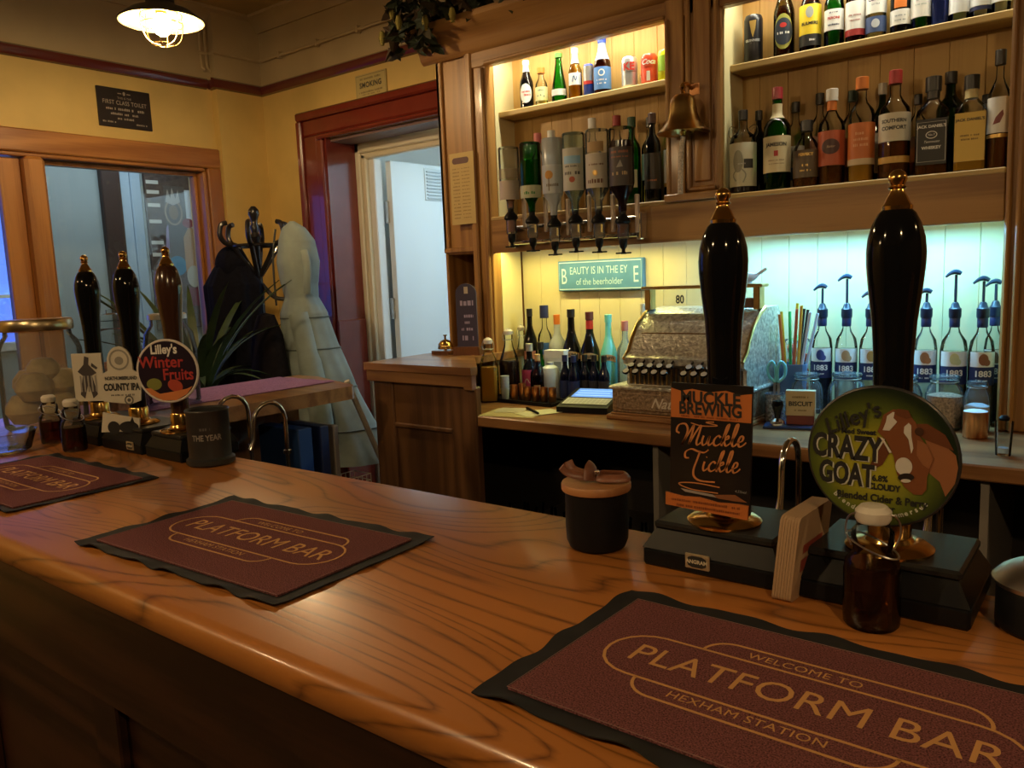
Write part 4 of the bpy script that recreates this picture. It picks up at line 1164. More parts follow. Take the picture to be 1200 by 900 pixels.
# card reader / keypad till with blue screen
kp = thing('payment_terminal', 'black payment terminal with white keypad and blue lit screen', 'card terminal', (-1.455, 2.30, ZCT), rad(12))
MB().prism([(-.095, 0), (.105, 0), (.105, .055), (-.075, .026), (-.095, .020)], -.095, .085, 'X').build('casing', BLACKP, kp)
KF = Matrix.Translation((0, 0, 0)) @ Matrix(((1, 0, 0, 0), (0, .987, -.159, -.03), (0, .159, .987, .0345), (0, 0, 0, 1)))
decal('keypad', [rect(-.085, .075, -.045, .02)], mat((.62, .64, .66)), kp, KF, .001)
decal('key_rows', [rect(-.078 + i * .0155, -.066 + i * .0155, -.040 + j * .0145, -.030 + j * .0145) for i in range(10) for j in range(4)], mat((.42, .44, .48)), kp, KF, .0016)
decal('screen', [rect(-.08, .07, .03, .125)], glow('blue_screen', (.08, .22, .62), .5), kp, KF, .001)
decal('screen_lines', [rect(-.07, .06, .045, .052), rect(-.07, .05, .07, .077), rect(-.07, .06, .095, .102)], glow('pale_blue_screen', (.25, .45, .85), .6), kp, KF, .0016)

# ------------------------------------------------------------------ antique cash register
EMB = plain('embossed_silver_brass', (.74, .70, .63), .32, .7, noise=.45, nscale=90, bump=.9)
EMD = plain('embossed_bronze', (.36, .26, .17), .4, .7, noise=.45, nscale=110, bump=.9)
cr_t = thing('cash_register', 'ornate embossed brass antique cash register on the counter', 'cash register', (-1.055, 2.30, ZCT))
MB().box(-.262, .192, -.145, .20, 0, .016, .004).box(-.25, .188, -.135, .19, .016, .022, .003).build('plinth', COUNTER_OAK, cr_t)
dr = MB().box(-.245, .185, -.130, .19, .022, .098, .003).build('drawer_case', EMD, cr_t)
MB().box(-.252, .190, -.140, .19, .096, .108, .004).build('drawer_cornice', EMB, cr_t)
MB().box(-.225, .165, -.136, -.128, .032, .088, .004).build('drawer_front', EMD, dr)
letters('National', .044, mat((.74, .66, .56), .4), dr, frame(-.03, -.1365, .058), 0, 0, shear=.45, bold=.0006, lift=.0008)
MB().tube(cr([(-.02, -.136, .078), (0, -.150, .084), (.02, -.136, .078)], 4), .004, 8).build('drawer_pull', BRASS, dr)
PR = [(-.095, .108), (-.095, .165), (-.115, .175), (-.118, .195), (-.085, .215), (-.065, .250), (-.030, .290), (.02, .322), (.06, .338), (.16, .340), (.18, .32), (.18, .108)]
MB().prism(PR, -.205, .175, 'X').build('hood', EMB, cr_t, smooth=50)
for sx in (-.211, .173):
    MB().prism([(a * .98, b) for a, b in PR], sx, sx + .008, 'X').build('side_plate', EMB, cr_t, smooth=50)
    MB().tube([(sx + .004, a, b) for a, b in [(-.118, .19), (-.085, .215), (-.065, .250), (-.030, .290), (.02, .322), (.06, .338)]], .006, 8).build('scroll_bead', BRASS_D, cr_t)
MB().box(-.18, .15, -.052, -.04, .262, .268, .001, mt=Matrix.Identity(4)).build('hood_rib', BRASS, cr_t)
MB().box(-.20, .17, -.097, -.092, .110, .165).build('key_slot_panel', mat((.05, .035, .025), .5), cr_t)
for k in range(24):
    MB().box(-.195 + k * .0155, -.190 + k * .0155, -.101, -.095, .112, .164).build('key_slot_bar', BRASS_D, cr_t) if k < 24 else None
key = MB()
key.tube([(0, -.10, .172), (0, -.128, .170), (0, -.150, .158)], .0035, 6)
key.lathe([(0, 0), (.011, 0), (.012, .003), (.010, .006), (0, .006)], 12, mt=Matrix.Translation((0, -.153, .154)) @ Matrix.Rotation(rad(35), 4, 'X'))
kme = key.mesh('register_key', BLACK)
ktop = MB().lathe([(0, 0), (.0095, 0), (.0095, .001), (0, .001)], 12, mt=Matrix.Translation((0, -.1565, .1592)) @ Matrix.Rotation(rad(35), 4, 'X')).mesh('key_cap', mat((.55, .55, .55)))
for row in (0, 1):
    for k in range(11):
        if k in (5,):
            continue
        o = bpy.data.objects.new('register_key', kme)
        COL.objects.link(o)
        o.parent = cr_t
        o.location = (-.178 + k * .032 + row * .012, .012 * row, .018 * row)
        c = bpy.data.objects.new('key_cap', ktop)
        COL.objects.link(c)
        c.parent = o
dsp = MB().box(-.205, -.185, .02, .06, .335, .402, .002).box(.155, .175, .02, .06, .335, .402, .002).box(-.215, .185, .012, .07, .400, .410, .003).build('indicator_frame', BRASS_D, cr_t)
MB().box(-.185, .155, .030, .033, .338, .400).build('indicator_glass', G_CLEAR, dsp)
letters('80', .036, INK, dsp, frame(-.085, .0295, .366), sx=.8, bold=.0010)
MB().box(.10, .155, .04, .056, .338, .368, .002).build('flag_tab', mat((.20, .09, .04)), dsp)
MB().lathe([(0, 0), (.010, .002), (.012, .02), (.007, .024), (.010, .03), (0, .034)], 12, x=-.205, y=.06, z=.315).build('corner_finial', BRASS, cr_t)

# white bird ornament standing on the till
bd = thing('bird_ornament', 'small white porcelain bird perched on top of the cash register', 'ornament', (-.925, 2.345, 1.4000), rad(25))
MB().tube(cr([(-.035, 0, .022), (-.02, 0, .020), (0, 0, .018), (.02, 0, .022), (.038, 0, .033), (.052, 0, .042)], 4), [.004 + .012 * sin(PI * min(1, i / 14)) if i < 15 else .0045 for i in range(21)], 10).build('body', mat((.72, .76, .80), .25), bd)
MB().lathe([(0, 0), (.013, 0), (.013, .004), (.004, .007), (.004, .014), (0, .014)], 12).build('stand', mat((.6, .62, .64)), bd)
MB().box(-.034, -.022, -.006, .006, .028, .046, .003).build('blue_tuft', mat((.08, .2, .5)), bd)

# sign on the niche wall
sg = thing('slogan_sign', 'pale blue wooden sign reading beauty is in the eye of the beerholder', 'sign', (-1.612, 2.625, 1.441))
MB().box(-.187, .187, -.010, .014, -.058, .058, .003).build('board', plain('sky_blue_paint', (.08, .24, .44), .5, noise=.08, nscale=20), sg)
SF = frame(0, -.0102, 0)
PB = mat((.48, .68, .76))
decal('pale_border', ribbon([(-.180, -.051), (.180, -.051), (.180, .051), (-.180, .051)], .004, True), PB, sg, SF)
letters('B', .085, PB, sg, SF, -.158, -.004, sx=.6)
letters('EAUTY IS IN THE EY', .040, PB, sg, SF, -.004, .018, sx=.72)
letters('of the beerholder', .036, PB, sg, SF, .0, -.024, sx=.80)
letters('E', .085, PB, sg, SF, .158, -.004, sx=.6)

# straws, scissors, tin, jars, syrups
sc_ = thing('straw_cup', 'grey blue square pot holding the coloured straws', 'pot', (-.820, 2.432, ZCT), rad(15))
MB().lathe([(0, 0, 6), (.036, 0, 6), (.042, .165, 6), (.039, .165, 6), (.033, .004, 6), (0, .004, 6)], 24).build('pot_body', mat((.10, .18, .34), .4), sc_)
for k, (a, b, c, hh) in enumerate((((.80, .50, .03), -.10, .02, .215), ((.72, .25, .06), -.06, -.03, .21), ((.03, .48, .14), -.03, .03, .215), ((.80, .58, .03), .10, .02, .24), ((.62, .18, .10), .14, -.02, .225), ((.03, .03, .03), .20, .0, .225), ((.04, .03, .03), .17, .03, .22), ((.66, .68, .78), .26, -.01, .215), ((.58, .62, .72), .30, .02, .21), ((.80, .45, .05), .05, -.02, .235))):
    x0 = -.026 + k * .0056
    hh += .105
    tag(MB().tube([(x0 * .5, c * .4, .006), (x0 + b * .16, c, hh)], .0046, 8).build('drinking_straw', mat(a, .35), loc=(-.820, 2.432, ZCT)),
        ('yellow straw at the left of the pot', 'orange straw second in the pot', 'green straw in the straw pot', 'long amber straw leaning right in the pot', 'coral straw behind the amber straw', 'black straw leaning right in the pot', 'black straw leaning behind its twin', 'white straw leaning far right', 'pale lilac straw furthest right', 'marigold straw in the middle of the pot')[k], 'straw', 'straws in the square pot')
tn = thing('cutlery_tin', 'shiny silver patterned tin with scissors standing in it', 'tin', (-.828, 2.318, ZCT))
MB().lathe([(0, 0), (.034, 0), (.034, .088), (.032, .088), (.032, .004), (0, .004)], 24).build('tin_body', plain('crinkled_tin', (.45, .52, .62), .25, .9, noise=.6, nscale=120, bump=.8), tn)
sx_ = thing('scissors', 'turquoise handled scissors standing in the patterned tin', 'scissors', (-.828, 2.318, ZCT + .005), rad(20))
for s in (-1, 1):
    MB().tube(cr([(s * .006, 0, .118), (s * .022, 0, .135), (s * .024, 0, .162), (s * .012, 0, .176), (s * .003, 0, .155), (s * .003, 0, .125)], 5, True), .0045, 8, closed=True).build('handle_loop', mat((.16, .58, .66), .3), sx_)
    MB().box(s * .002, s * .009, -.001 + .0015 * s, .001 + .0015 * s, .0, .120).build('blade', STEEL, sx_)
vg = thing('chilli_jar', 'clear jar of red and orange peppers behind the jars', 'jar', (-.852, 2.570, ZCT))
MB().lathe([(0, 0), (.046, 0), (.048, .01), (.048, .210), (.040, .225), (.036, .226), (.044, .208), (.044, .004), (0, .004)], 20).build('jar_glass', G_JAR, vg)
for k in range(12):
    a, zz = k * 2.1, .026 + .0155 * k
    MB().lathe([(0, -.018), (.010, -.012), (.015, .004), (.011, .014), (0, .017)], 10, x=.024 * cos(a), y=.024 * sin(a), z=zz).build('pepper', mat(((.62, .05, .02), (.72, .22, .02), (.66, .09, .04))[k % 3], .25), vg)
MB().lathe([(0, 0), (.012, .004), (.016, .012), (.004, .02), (0, .03)], 10, z=.212).build('green_stalk', mat((.06, .34, .08)), vg)


def storage_jar(lbl, x, y, d, h, fill=None, lid=True, grp='glass jars along the right of the counter'):
    t = thing('storage_jar', lbl, 'jar', (x, y, ZCT), 0, grp)
    R = d / 2
    MB().lathe([(0, 0), (R * .92, 0), (R, .008), (R, h * .62), (R * .86, h * .76), (R * .70, h * .82), (R * .70, h * .90)], 28).build('jar_glass', G_JAR, t)
    if lid:
        MB().lathe([(0, h * .90), (R * .76, h * .90), (R * .80, h * .93), (R * .74, h * .97), (R * .2, h * .985), (R * .16, h), (0, h)], 24).build('glass_lid', G_JAR, t)
        MB().tube([(R * .72 * cos(a * PI / 12), R * .72 * sin(a * PI / 12), h * .86) for a in range(24)], .0016, 6, closed=True).build('clip_wire', STEEL, t)
    if fill:
        m, lv = fill
        MB().lathe([(0, .006), (R * .90, .006), (R * .93, .012), (R * .93, h * lv), (R * .5, h * lv + .006), (0, h * lv + .003)], 24).build('contents', m, t)
    return t


NUTS = plain('pink_brown_crumbs', (.42, .26, .17), .7, noise=.6, nscale=160, bump=.8)
storage_jar('glass jar behind the wooden stamp rack left of the yellow green badge', -.757, 2.368, .092, .150, None)
storage_jar('glass clip jar just left of the large black pump handle', -.655, 2.41, .105, .150, (mat((.40, .50, .62), .6), .18))
storage_jar('glass jar half hidden right of the tall pump handle', -.510, 2.42, .105, .148, (mat((.45, .40, .34), .7), .45))
storage_jar('glass jar of pink brown crumbs left of the copper cup', -.406, 2.435, .096, .150, (NUTS, .60))
storage_jar('glass jar of white sugar behind the copper cup', -.325, 2.415, .064, .140, (mat((.55, .62, .74), .7), .50))
cc = tag(MB().lathe([(0, 0), (.027, 0), (.029, .003), (.029, .068), (.0275, .068), (.0275, .005), (0, .005)], 28).build('copper_cup', COPPER, loc=(-.316, 2.335, ZCT)), 'plain copper cup at the right end of the counter', 'cup')
MB().lathe([(0, .066), (.0276, .066), (.0276, .069), (.02, .072), (0, .073)], 20).build('sugar_fill', mat((.62, .66, .74), .7), cc)
# syrups with pump tops
SY = [(-.766, 2.54, .398, .062, (.03, .04, .12), 'blue black fruit syrup pump bottle, leftmost of the syrups', (.05, .06, .22)),
      (-.694, 2.54, .425, .064, (.80, .82, .84), 'syrup pump bottle with round gingerbread picture, second from left', (.45, .28, .14)),
      (-.625, 2.54, .375, .062, (.70, .66, .52), 'syrup pump bottle with nut picture just left of the big handle', (.42, .26, .08)),
      (-.476, 2.54, .378, .062, (.80, .84, .86), 'syrup pump bottle with biscuit picture just right of the big handle', (.38, .17, .07)),
      (-.402, 2.53, .428, .070, (.66, .62, .34), 'tallest syrup pump bottle with pale vanilla picture', (.60, .62, .34)),
      (-.334, 2.53, .408, .064, (.50, .34, .22), 'syrup pump bottle with brown hazelnut picture', (.26, .10, .05)),
      (-.313, 2.598, .398, .050, (.10, .08, .07), 'dark syrup pump bottle nearest the right jamb', (.2, .1, .06))]
for k, (x, y, h, d, liqc, lbl, pic) in enumerate(SY):
    hb = .375
    t = bottle('syrup_bottle', lbl, x, y, ZCT, hb, d, 'syrup', G_CLEAR, None, (glass('syrup_%d' % k, tuple(min(1, c * 1.1) for c in liqc), body=.35, bodyc=liqc), .54),
               [(.30, .435, 68, NAVY, T('1883', .023, .006, W_, bold=.0006), D('print', scribble(-.012, .012, -.012, .004, 90 + k), W_)), (.435, .545, 62, W_, D('flavour_picture', [disc(0, .0, .012, .016), disc(.008, -.008, .009)], mat(pic)))],
               rz=rad(8 + 5 * (k % 3)), group='syrup pump bottles on the counter')
    zt = .80 * hb
    MB().lathe([(.0125, zt - .03), (.0135, zt - .028), (.0135, zt - .004), (.0125, zt - .002)], 16).build('neck_label', NAVY, t)
    MB().lathe([(0, zt - .004), (.015, zt - .004), (.016, zt + .002), (.016, zt + .022), (.012, zt + .026), (.009, zt + .036), (.006, zt + .040), (0, zt + .040)], 16).build('pump_collar', mat((.010, .016, .040), .35), t)
    MB().tube([(0, 0, zt + .03), (0, 0, h - .012)], .0038, 8).build('pump_stem', mat((.015, .024, .05), .3), t)
    MB().tube(cr([(.012, 0, h - .010), (0, 0, h - .004), (-.014, 0, h - .008), (-.026, 0, h - .018)], 4), [.0055, .006, .0065, .007, .007, .007, .0065, .006, .005, .0045, .004, .0035, .003], 8).build('pump_spout', mat((.02, .04, .075), .3), t)
# biscuit tin card, tamper and rack in front of the jars
rk2 = thing('biscuit_rack', 'dark blue tray holding a cream Biscuit box in front of the jars', 'tray', (-.765, 2.265, ZCT), rad(14))
MB().box(-.075, .075, -.035, .045, 0, .008, .002).build('tray', mat((.02, .04, .12), .35), rk2)
bb = thing('biscuit_box', 'small cream box printed Biscuit with a red foot', 'box', (-.745, 2.280, ZCT + .0085), rad(14))
MB().box(-.040, .040, -.010, .016, .026, .098, .001).build('card', mat((.50, .40, .24), .6), bb)
MB().box(-.038, .038, -.009, .015, 0, .026, .001).build('red_base', mat((.16, .035, .025)), bb)
BFc = frame(0, -.0102, .06)
letters('BISCUIT', .018, INK, bb, BFc, 0, 0, bold=.0005)
decal('print', scribble(-.022, .022, .020, .006, 99) + scribble(-.016, .016, -.018, .005, 98), mat((.2, .14, .06)), bb, BFc)
MB().tube([(.042, -.012, .0), (.042, -.012, .05), (.058, -.012, .05), (.058, -.012, 0)], .0012, 6).build('wire_hoop', STEEL, rk2, loc=(.02, 0, .008))
tm = thing('coffee_tamper', 'black knobbed tamper with polished steel foot on the blue tray', 'tamper', (-.798, 2.243, ZCT + .0085))
MB().lathe([(0, 0), (.020, 0), (.021, .004), (.019, .012), (.008, .020), (0, .020)], 18).build('steel_foot', CHROME, tm)
MB().lathe([(0, .018), (.008, .018), (.009, .030), (.013, .044), (.017, .058), (.014, .070), (0, .075)], 18).build('knob_handle', BLACK, tm)
# clear votive glass at the far right end
vt = thing('votive_glass', 'clear glass holding a small tea light by the right jamb', 'glass', (-.232, 2.150, ZCT))
MB().lathe([(0, 0), (.016, 0), (.020, .08), (.0185, .08), (.0148, .005), (0, .005)], 18).build('glass_body', G_CLEAR, vt)
MB().lathe([(0, .006), (.012, .006), (.012, .018), (0, .018)], 14).build('tea_light', mat((.45, .6, .85)), vt)
MB().lathe([(0, .082), (.010, .082), (.012, .088), (.006, .094), (0, .094)], 12).build('black_stopper', BLACKP, vt)

# ------------------------------------------------------------------ brass bell on the mid stile, menu, slate, service bell
bl = thing('brass_bell', 'hanging brass ship bell with rope on the middle cabinet stile', 'bell', (-1.145, 2.375, 1.870))
MB().lathe([(.082, 0), (.079, .004), (.066, .016), (.052, .034), (.044, .060), (.041, .085), (.036, .102), (.024, .114), (0, .118), (0, .112), (.020, .108), (.034, .096), (.040, .056), (.050, .028), (.074, .004), (.082, 0)], 36).build('bell_body', BRASS_D, bl)
MB().lathe([(0, .116), (.010, .116), (.006, .126), (.011, .136), (.006, .146), (0, .148)], 14).build('crown', BRASS, bl)
MB().tube(cr([(0, 0, .145), (0, .03, .152), (0, .055, .145), (0, .072, .140)], 4), .006, 8).build('bracket', BRASS, bl)
MB().box(-.012, .030, .062, .072, .118, .160, .005).build('scroll_plate', COPPER, bl)
MB().lathe([(0, -.012), (.010, -.008), (.010, .004), (.003, .010), (.003, .10), (0, .10)], 12).build('clapper', BRASS_D, bl)
MB().tube(cr([(.0, 0, -.01), (-.006, 0, -.05), (-.010, 0, -.11), (-.012, 0, -.185)], 5), .0085, 8).build('rope', plain('white_rope', (.58, .50, .40), .8, noise=.4, nscale=160, bump=1.0), bl)
mn = thing('menu_sheet', 'long buff price list pinned to the cabinet pilaster', 'paper', (-2.115, 2.4355, 1.66))
MB().box(-.062, .062, -.0007, .0007, 0, .275).build('sheet', mat((.60, .44, .17), .7), mn)
MF = frame(0, -.0008, 0)
decal('maroon_emblem', [stadium(-.005, .245, .085, .024)], mat((.10, .03, .02)), mn, MF)
decal('print', sum([scribble(-.048, -.012, .215 - i * .0135, .005, 200 + i) + scribble(-.002, .040, .215 - i * .0135, .004, 300 + i) for i in range(15)], []), mat((.30, .19, .06)), mn, MF)
sb = thing('slate_board', 'purple grey slate paddle with chalk writing in a wooden foot', 'chalkboard', (-2.045, 2.345, 1.1545), rad(20))
MB().prism([(-.042, .02), (.042, .02), (.042, .235)] + [(.042 * cos(a * PI / 10), .235 + .040 * sin(a * PI / 10)) for a in range(1, 10)] + [(-.042, .235)], -.005, .005, 'Y').build('slate', mat((.045, .035, .075), .6), sb)
CHK = mat((.40, .34, .52), .8)
BF2 = frame(0, -.0053, 0)
decal('chalk_writing', scribble(-.024, .030, .200, .020, 401) + scribble(-.020, .028, .150, .012, 402) + scribble(-.008, .014, .125, .010, 403) + scribble(-.022, .028, .100, .012, 404) + scribble(-.020, .026, .066, .020, 405), CHK, sb, BF2)
decal('pale_drop', [rect(-.006, .010, .236, .262)], mat((.5, .42, .34)), sb, BF2)
MB().prism([(-.055, 0), (.055, 0), (.052, .032), (-.052, .032)], -.024, .020, 'Y').build('wooden_foot', WALNUT, sb)
sv = thing('service_bell', 'small brass counter bell on a dark wooden wedge', 'bell', (-2.165, 2.345, 1.1545))
MB().prism([(-.045, -.035), (.045, -.035), (.045, .035), (-.045, .035)], 0, .014, 'Z').build('wooden_base', WALNUT, sv)
MB().lathe([(.030, .020), (.031, .024), (.028, .040), (.018, .052), (.006, .058), (0, .058), (0, .054), (.016, .048), (.026, .036), (.030, .020)], 24).build('dome', BRASS, sv)
MB().lathe([(0, .012), (.006, .012), (.004, .056), (.004, .070), (.008, .072), (.008, .076), (0, .077)], 12).build('plunger', BRASS, sv)
dc = tag(MB().lathe([(0, 0), (.018, 0), (.020, .01), (.020, .05), (.012, .066), (.006, .072), (.006, .084), (.009, .092), (0, .098)], 16).build('glass_decanter', G_CLEAR, loc=(-2.115, 2.44, 1.1545)), 'tiny clear decanter behind the service bell', 'decanter')

# ------------------------------------------------------------------ pendant lamps (only the first hangs in view, the others light the drinkers' side)
SHADE_OUT = plain('dark_enamel', (.035, .033, .030), .35)
SHADE_IN = plain('cream_enamel', (.36, .29, .14), .5)


def pendant(x, y, z, power, label):
    t = thing('pendant_lamp', label, 'lamp', (x, y, z), 0, 'caged pendant lamps over the room')
    MB().lathe([(.139, 0), (.141, .004), (.100, .034), (.055, .052), (.047, .060), (.045, .100), (.020, .115), (0, .116), (0, .112), (.018, .111), (.042, .098), (.044, .060), (.053, .0495), (.098, .031), (.139, 0)], 36).build('shade', SHADE_OUT, t)
    MB().lathe([(.1375, .0005), (.097, .0285), (.052, .047), (.030, .052), (0, .053), (0, .0525), (.030, .0515), (.0515, .0465), (.0965, .028), (.1370, 0.0), (.1375, .0005)], 36).build('shade_lining', SHADE_IN, t)
    MB().tube([(0, 0, .11), (0, 0, ZC - z)], .006, 8).build('stem', SHADE_OUT, t)
    MB().lathe([(0, .055), (.018, .055), (.018, .030), (.016, .026), (0, .026)], 16).build('bulb_holder', BRASS, t)
    P_ = [(0, -.046), (.010, -.045), (.020, -.038), (.0265, -.024), (.027, -.012), (.022, .006), (.014, .020), (.012, .027), (0, .027)]
    MB().lathe(P_, 20).build('bulb', glow('lit_bulb_%d' % int(power * 10), (1.0, .70, .36), power), t)
    for rr, zz in ((.068, .022), (.069, -.008), (.034, -.073)):
        MB().tube([(rr * cos(a * PI / 16), rr * sin(a * PI / 16), zz) for a in range(32)], .0017, 6, closed=True).build('cage_ring', BRASS_D, t)
    for k in range(6):
        a = k * PI / 3 + .3
        pts = cr([(r_ * cos(a), r_ * sin(a), zz) for r_, zz in ((.066, .040), (.069, .0), (.067, -.030), (.054, -.060), (.034, -.073), (.012, -.076))], 4)
        MB().tube(pts, .0016, 6).build('cage_wire', BRASS_D, t)
    return t


for k, (x, y, z, pw) in enumerate(PENDANTS):
    pendant(x, y, z, pw, 'lit caged pendant lamp with shallow enamel shade at the upper left' if k == 0 else ('lit caged pendant lamp left of and behind the viewer', 'lit caged pendant lamp right of and behind the viewer', 'lit caged pendant lamp beyond the right end of the bar', 'lit caged pendant lamp far back at the left of the room')[k - 1])

# ------------------------------------------------------------------ bar mats
RUB = plain('black_rubber', (.016, .016, .017), .75, noise=.2, nscale=30, spec=.25)
CARP = plain('maroon_carpet_pile', (.225, .082, .082), .95, noise=.75, nscale=700, bump=1.0, spec=.1)
MATPRINT = plain('tan_mat_print', (.60, .30, .10), .9)


def bar_mat(label, x, y, rz, ph):
    t = thing('bar_mat', label, 'bar mat', (x, y, 1.1002), rz, 'maroon bar mats along the bar')
    HW, HH, IN = .221, .133, .022

    def sheet(u, v):
        a, b = (2 * u - 1), (2 * v - 1)
        ex = max(abs(a) - .90, 0) / .10
        ey = max(abs(b) - .83, 0) / .17
        ra = sin(a * 15 + ph) * .6 + sin(a * 23.7 + ph * 2.1) * .4
        rb = sin(b * 9 + ph) * .6 + sin(b * 14.3 + ph * 1.7) * .4
        w = .0030 * (ey * (1 + ra) * (1.35 if b < 0 else .7) + ex * (1 + rb) * .6)
        wob = .0016 * (ey * sin(a * 15 + ph + 1.2))
        wobx = .0018 * ex * rb
        return (a * HW + wobx * (1 if a > 0 else -1), b * HH + wob * (1 if b > 0 else -1), .0012 + w)
    top = MB().grid(sheet, 90, 50)
    mb = MB()
    mb.add(top.v, top.f)
    n0 = len(mb.v)
    mb.add([(p[0], p[1], p[2] - .0012) for p in top.v], [tuple(reversed(f)) for f in top.f])
    per = [i for i in range(90)] + [90 * j + 89 for j in range(1, 50)] + [90 * 49 + i for i in range(88, -1, -1)] + [90 * j for j in range(48, 0, -1)]
    for i, a in enumerate(per):
        b = per[(i + 1) % len(per)]
        mb.f.append((a, b, b + n0, a + n0))
    base = mb.build('rubber_base', RUB, t, smooth=60)
    cp = MB().box(-HW + IN, HW - IN, -HH + IN, HH - IN, .0010, .0042, .0008).build('carpet', CARP, t)
    F = Matrix.Translation((0, 0, .0042))
    decal('pale_edge', ribbon([(-HW + IN, -HH + IN), (HW - IN, -HH + IN), (HW - IN, HH - IN), (-HW + IN, HH - IN)], .0012, True), plain('fray_%d' % int(ph * 10), (.30, .16, .14), .9) if 'fray' not in bpy.data.materials else None, cp, F, .0002)
    lw = .0030
    decal('oval_outline', ribbon(stadium(0, .004, .335, .078), lw, True), MATPRINT, cp, F, .0003)
    r = .024
    upth = [(-.092, .043)] + [(-.092 + r - r * cos(a * PI / 16), .043 + r * sin(a * PI / 16)) for a in range(1, 9)] + [(.138 - r + r * sin(a * PI / 16), .043 + r * cos(a * PI / 16)) for a in range(0, 9)]
    decal('upper_outline', ribbon(upth, lw), MATPRINT, cp, F, .0003)
    dpth = [(-.118, -.035)] + [(-.118 + r - r * cos(a * PI / 16), -.035 - r * sin(a * PI / 16)) for a in range(1, 9)] + [(.092 - r + r * sin(a * PI / 16), -.035 - r * cos(a * PI / 16)) for a in range(0, 9)]
    decal('lower_outline', ribbon(dpth, lw), MATPRINT, cp, F, .0003)
    letters('PLATFORM BAR', .046, MATPRINT, cp, F, .004, .004, lift=.0003, sx=.90, space=1.02)
    letters('WELCOME TO', .0145, MATPRINT, cp, F, -.005, .054, lift=.0003, space=1.05)
    letters('HEXHAM STATION', .0145, MATPRINT, cp, F, -.018, -.046, lift=.0003, space=1.05)
    return t


bar_mat('maroon Platform Bar mat at the far left, beside the two small bottles', -1.652, .612, rad(.5), 2.1)
bar_mat('maroon Platform Bar mat in the middle of the bar', -.953, .616, rad(2.2), .4)
bar_mat('maroon Platform Bar mat nearest the viewer at lower right', -.207, .605, rad(-.8), 1.3)

# ------------------------------------------------------------------ hand pumps
HANDLE = [(0, .088), (.0175, .088), (.0185, .12), (.0185, .215), (.0188, .255), (.0210, .290), (.0250, .322), (.0272, .345), (.0276, .358), (.0262, .372), (.0225, .386), (.0175, .396), (.0135, .400), (0, .400)]
FINIAL = [(0, .399), (.0142, .399), (.0145, .403), (.0120, .406), (.0095, .412), (.0070, .416), (.0064, .419), (.0088, .421), (.0064, .423), (.0086, .428), (.0088, .431), (.0070, .435), (.0030, .438), (0, .4385)]


def frustum(mb, x0, x1, y0, y1, z0, z1, i):
    vs = [(x0, y0, z0), (x1, y0, z0), (x1, y1, z0), (x0, y1, z0), (x0 + i, y0 + i, z1), (x1 - i, y0 + i, z1), (x1 - i, y1 - i, z1), (x0 + i, y1 - i, z1)]
    return mb.add(vs, [(3, 2, 1, 0), (4, 5, 6, 7), (0, 1, 5, 4), (1, 2, 6, 5), (2, 3, 7, 6), (3, 0, 4, 7)])


def hand_pump(label, x, handle_m, grp, plate_x=None, w=.083, y=.870):
    t = thing('hand_pump', label, 'beer pump', (x, y, 1.1001), 0, grp)
    mb = MB().box(-w, w, -.048, .088, 0, .022, .003)
    frustum(mb, -w, w, -.048, .088, .022, .044, .012)
    mb.build('base', BLACKP, t)
    MB().box(-w + .010, w - .010, -.038, .080, .044, .054, .003).build('base_top', plain('lit_black_top', (.018, .017, .016), .40, spec=.25) if 'lit_black_top' not in bpy.data.materials else bpy.data.materials['lit_black_top'], t)  # black like the base; light on the top is put into the colour
    MB().lathe([(0, .054), (.042, .054), (.043, .057), (.036, .062), (.024, .064), (.022, .068), (0, .068)], 32).build('brass_plate', BRASS, t)
    MB().lathe([(0, .066), (.021, .066), (.021, .090), (.0195, .093), (0, .093)], 24).build('brass_collar', BRASS, t)
    MB().lathe(HANDLE, 36).build('handle', handle_m, t)
    MB().lathe(FINIAL, 24).build('finial', BRASS, t)
    if plate_x is not None:
        pl = MB().box(plate_x - .015, plate_x + .015, -.0502, -.0475, .008, .026, .001).build('name_plate', mat((.55, .46, .30), .3, .6), t)
        decal('plate_field', [stadium(plate_x, .017, .0255, .0135, 4)], INK, pl, frame(0, -.0503, 0))
        letters('ANGRAM', .0062, mat((.66, .58, .42)), pl, frame(0, -.0506, 0), plate_x, .017, bold=.00025)
    return t


def swan_neck(label, x, y0, y1, zt, r=.0042, x1=None):
    x1 = x if x1 is None else x1
    ym, xm, rr = (y0 + y1) / 2, (x + x1) / 2, 1.0
    t = thing('swan_neck_spout', label, 'spout', (x, y0, .98), 0, 'chrome swan neck spouts behind the bar')
    pts = [(0, .899 - y0, -.03), (0, -.03 if y0 > 1.0 else -.01, -.032), (0, 0, -.02), (0, 0, .0)]
    h = zt - .98
    R = math.hypot(y1 - y0, x1 - x) / 2
    for k in range(9):
        a = PI * k / 8
        f = (1 - cos(a)) / 2
        pts.append(((x1 - x) * f, (y1 - y0) * f, h - R + R * sin(a)))
    pts.append(((x1 - x) * 1.04, (y1 - y0) * 1.04, h - R - .035))
    pts.append(((x1 - x) * 1.16, (y1 - y0) * 1.16, h - R - .055))
    MB().tube(pts, [r] * (len(pts) - 1) + [r * 1.25], 12).build('tube', CHROME, t)
    MB().lathe([(r, 0), (r * 1.8, 0), (r * 1.8, .008), (r, .008)], 14, z=.10).build('collar', CHROME, t)
    return t


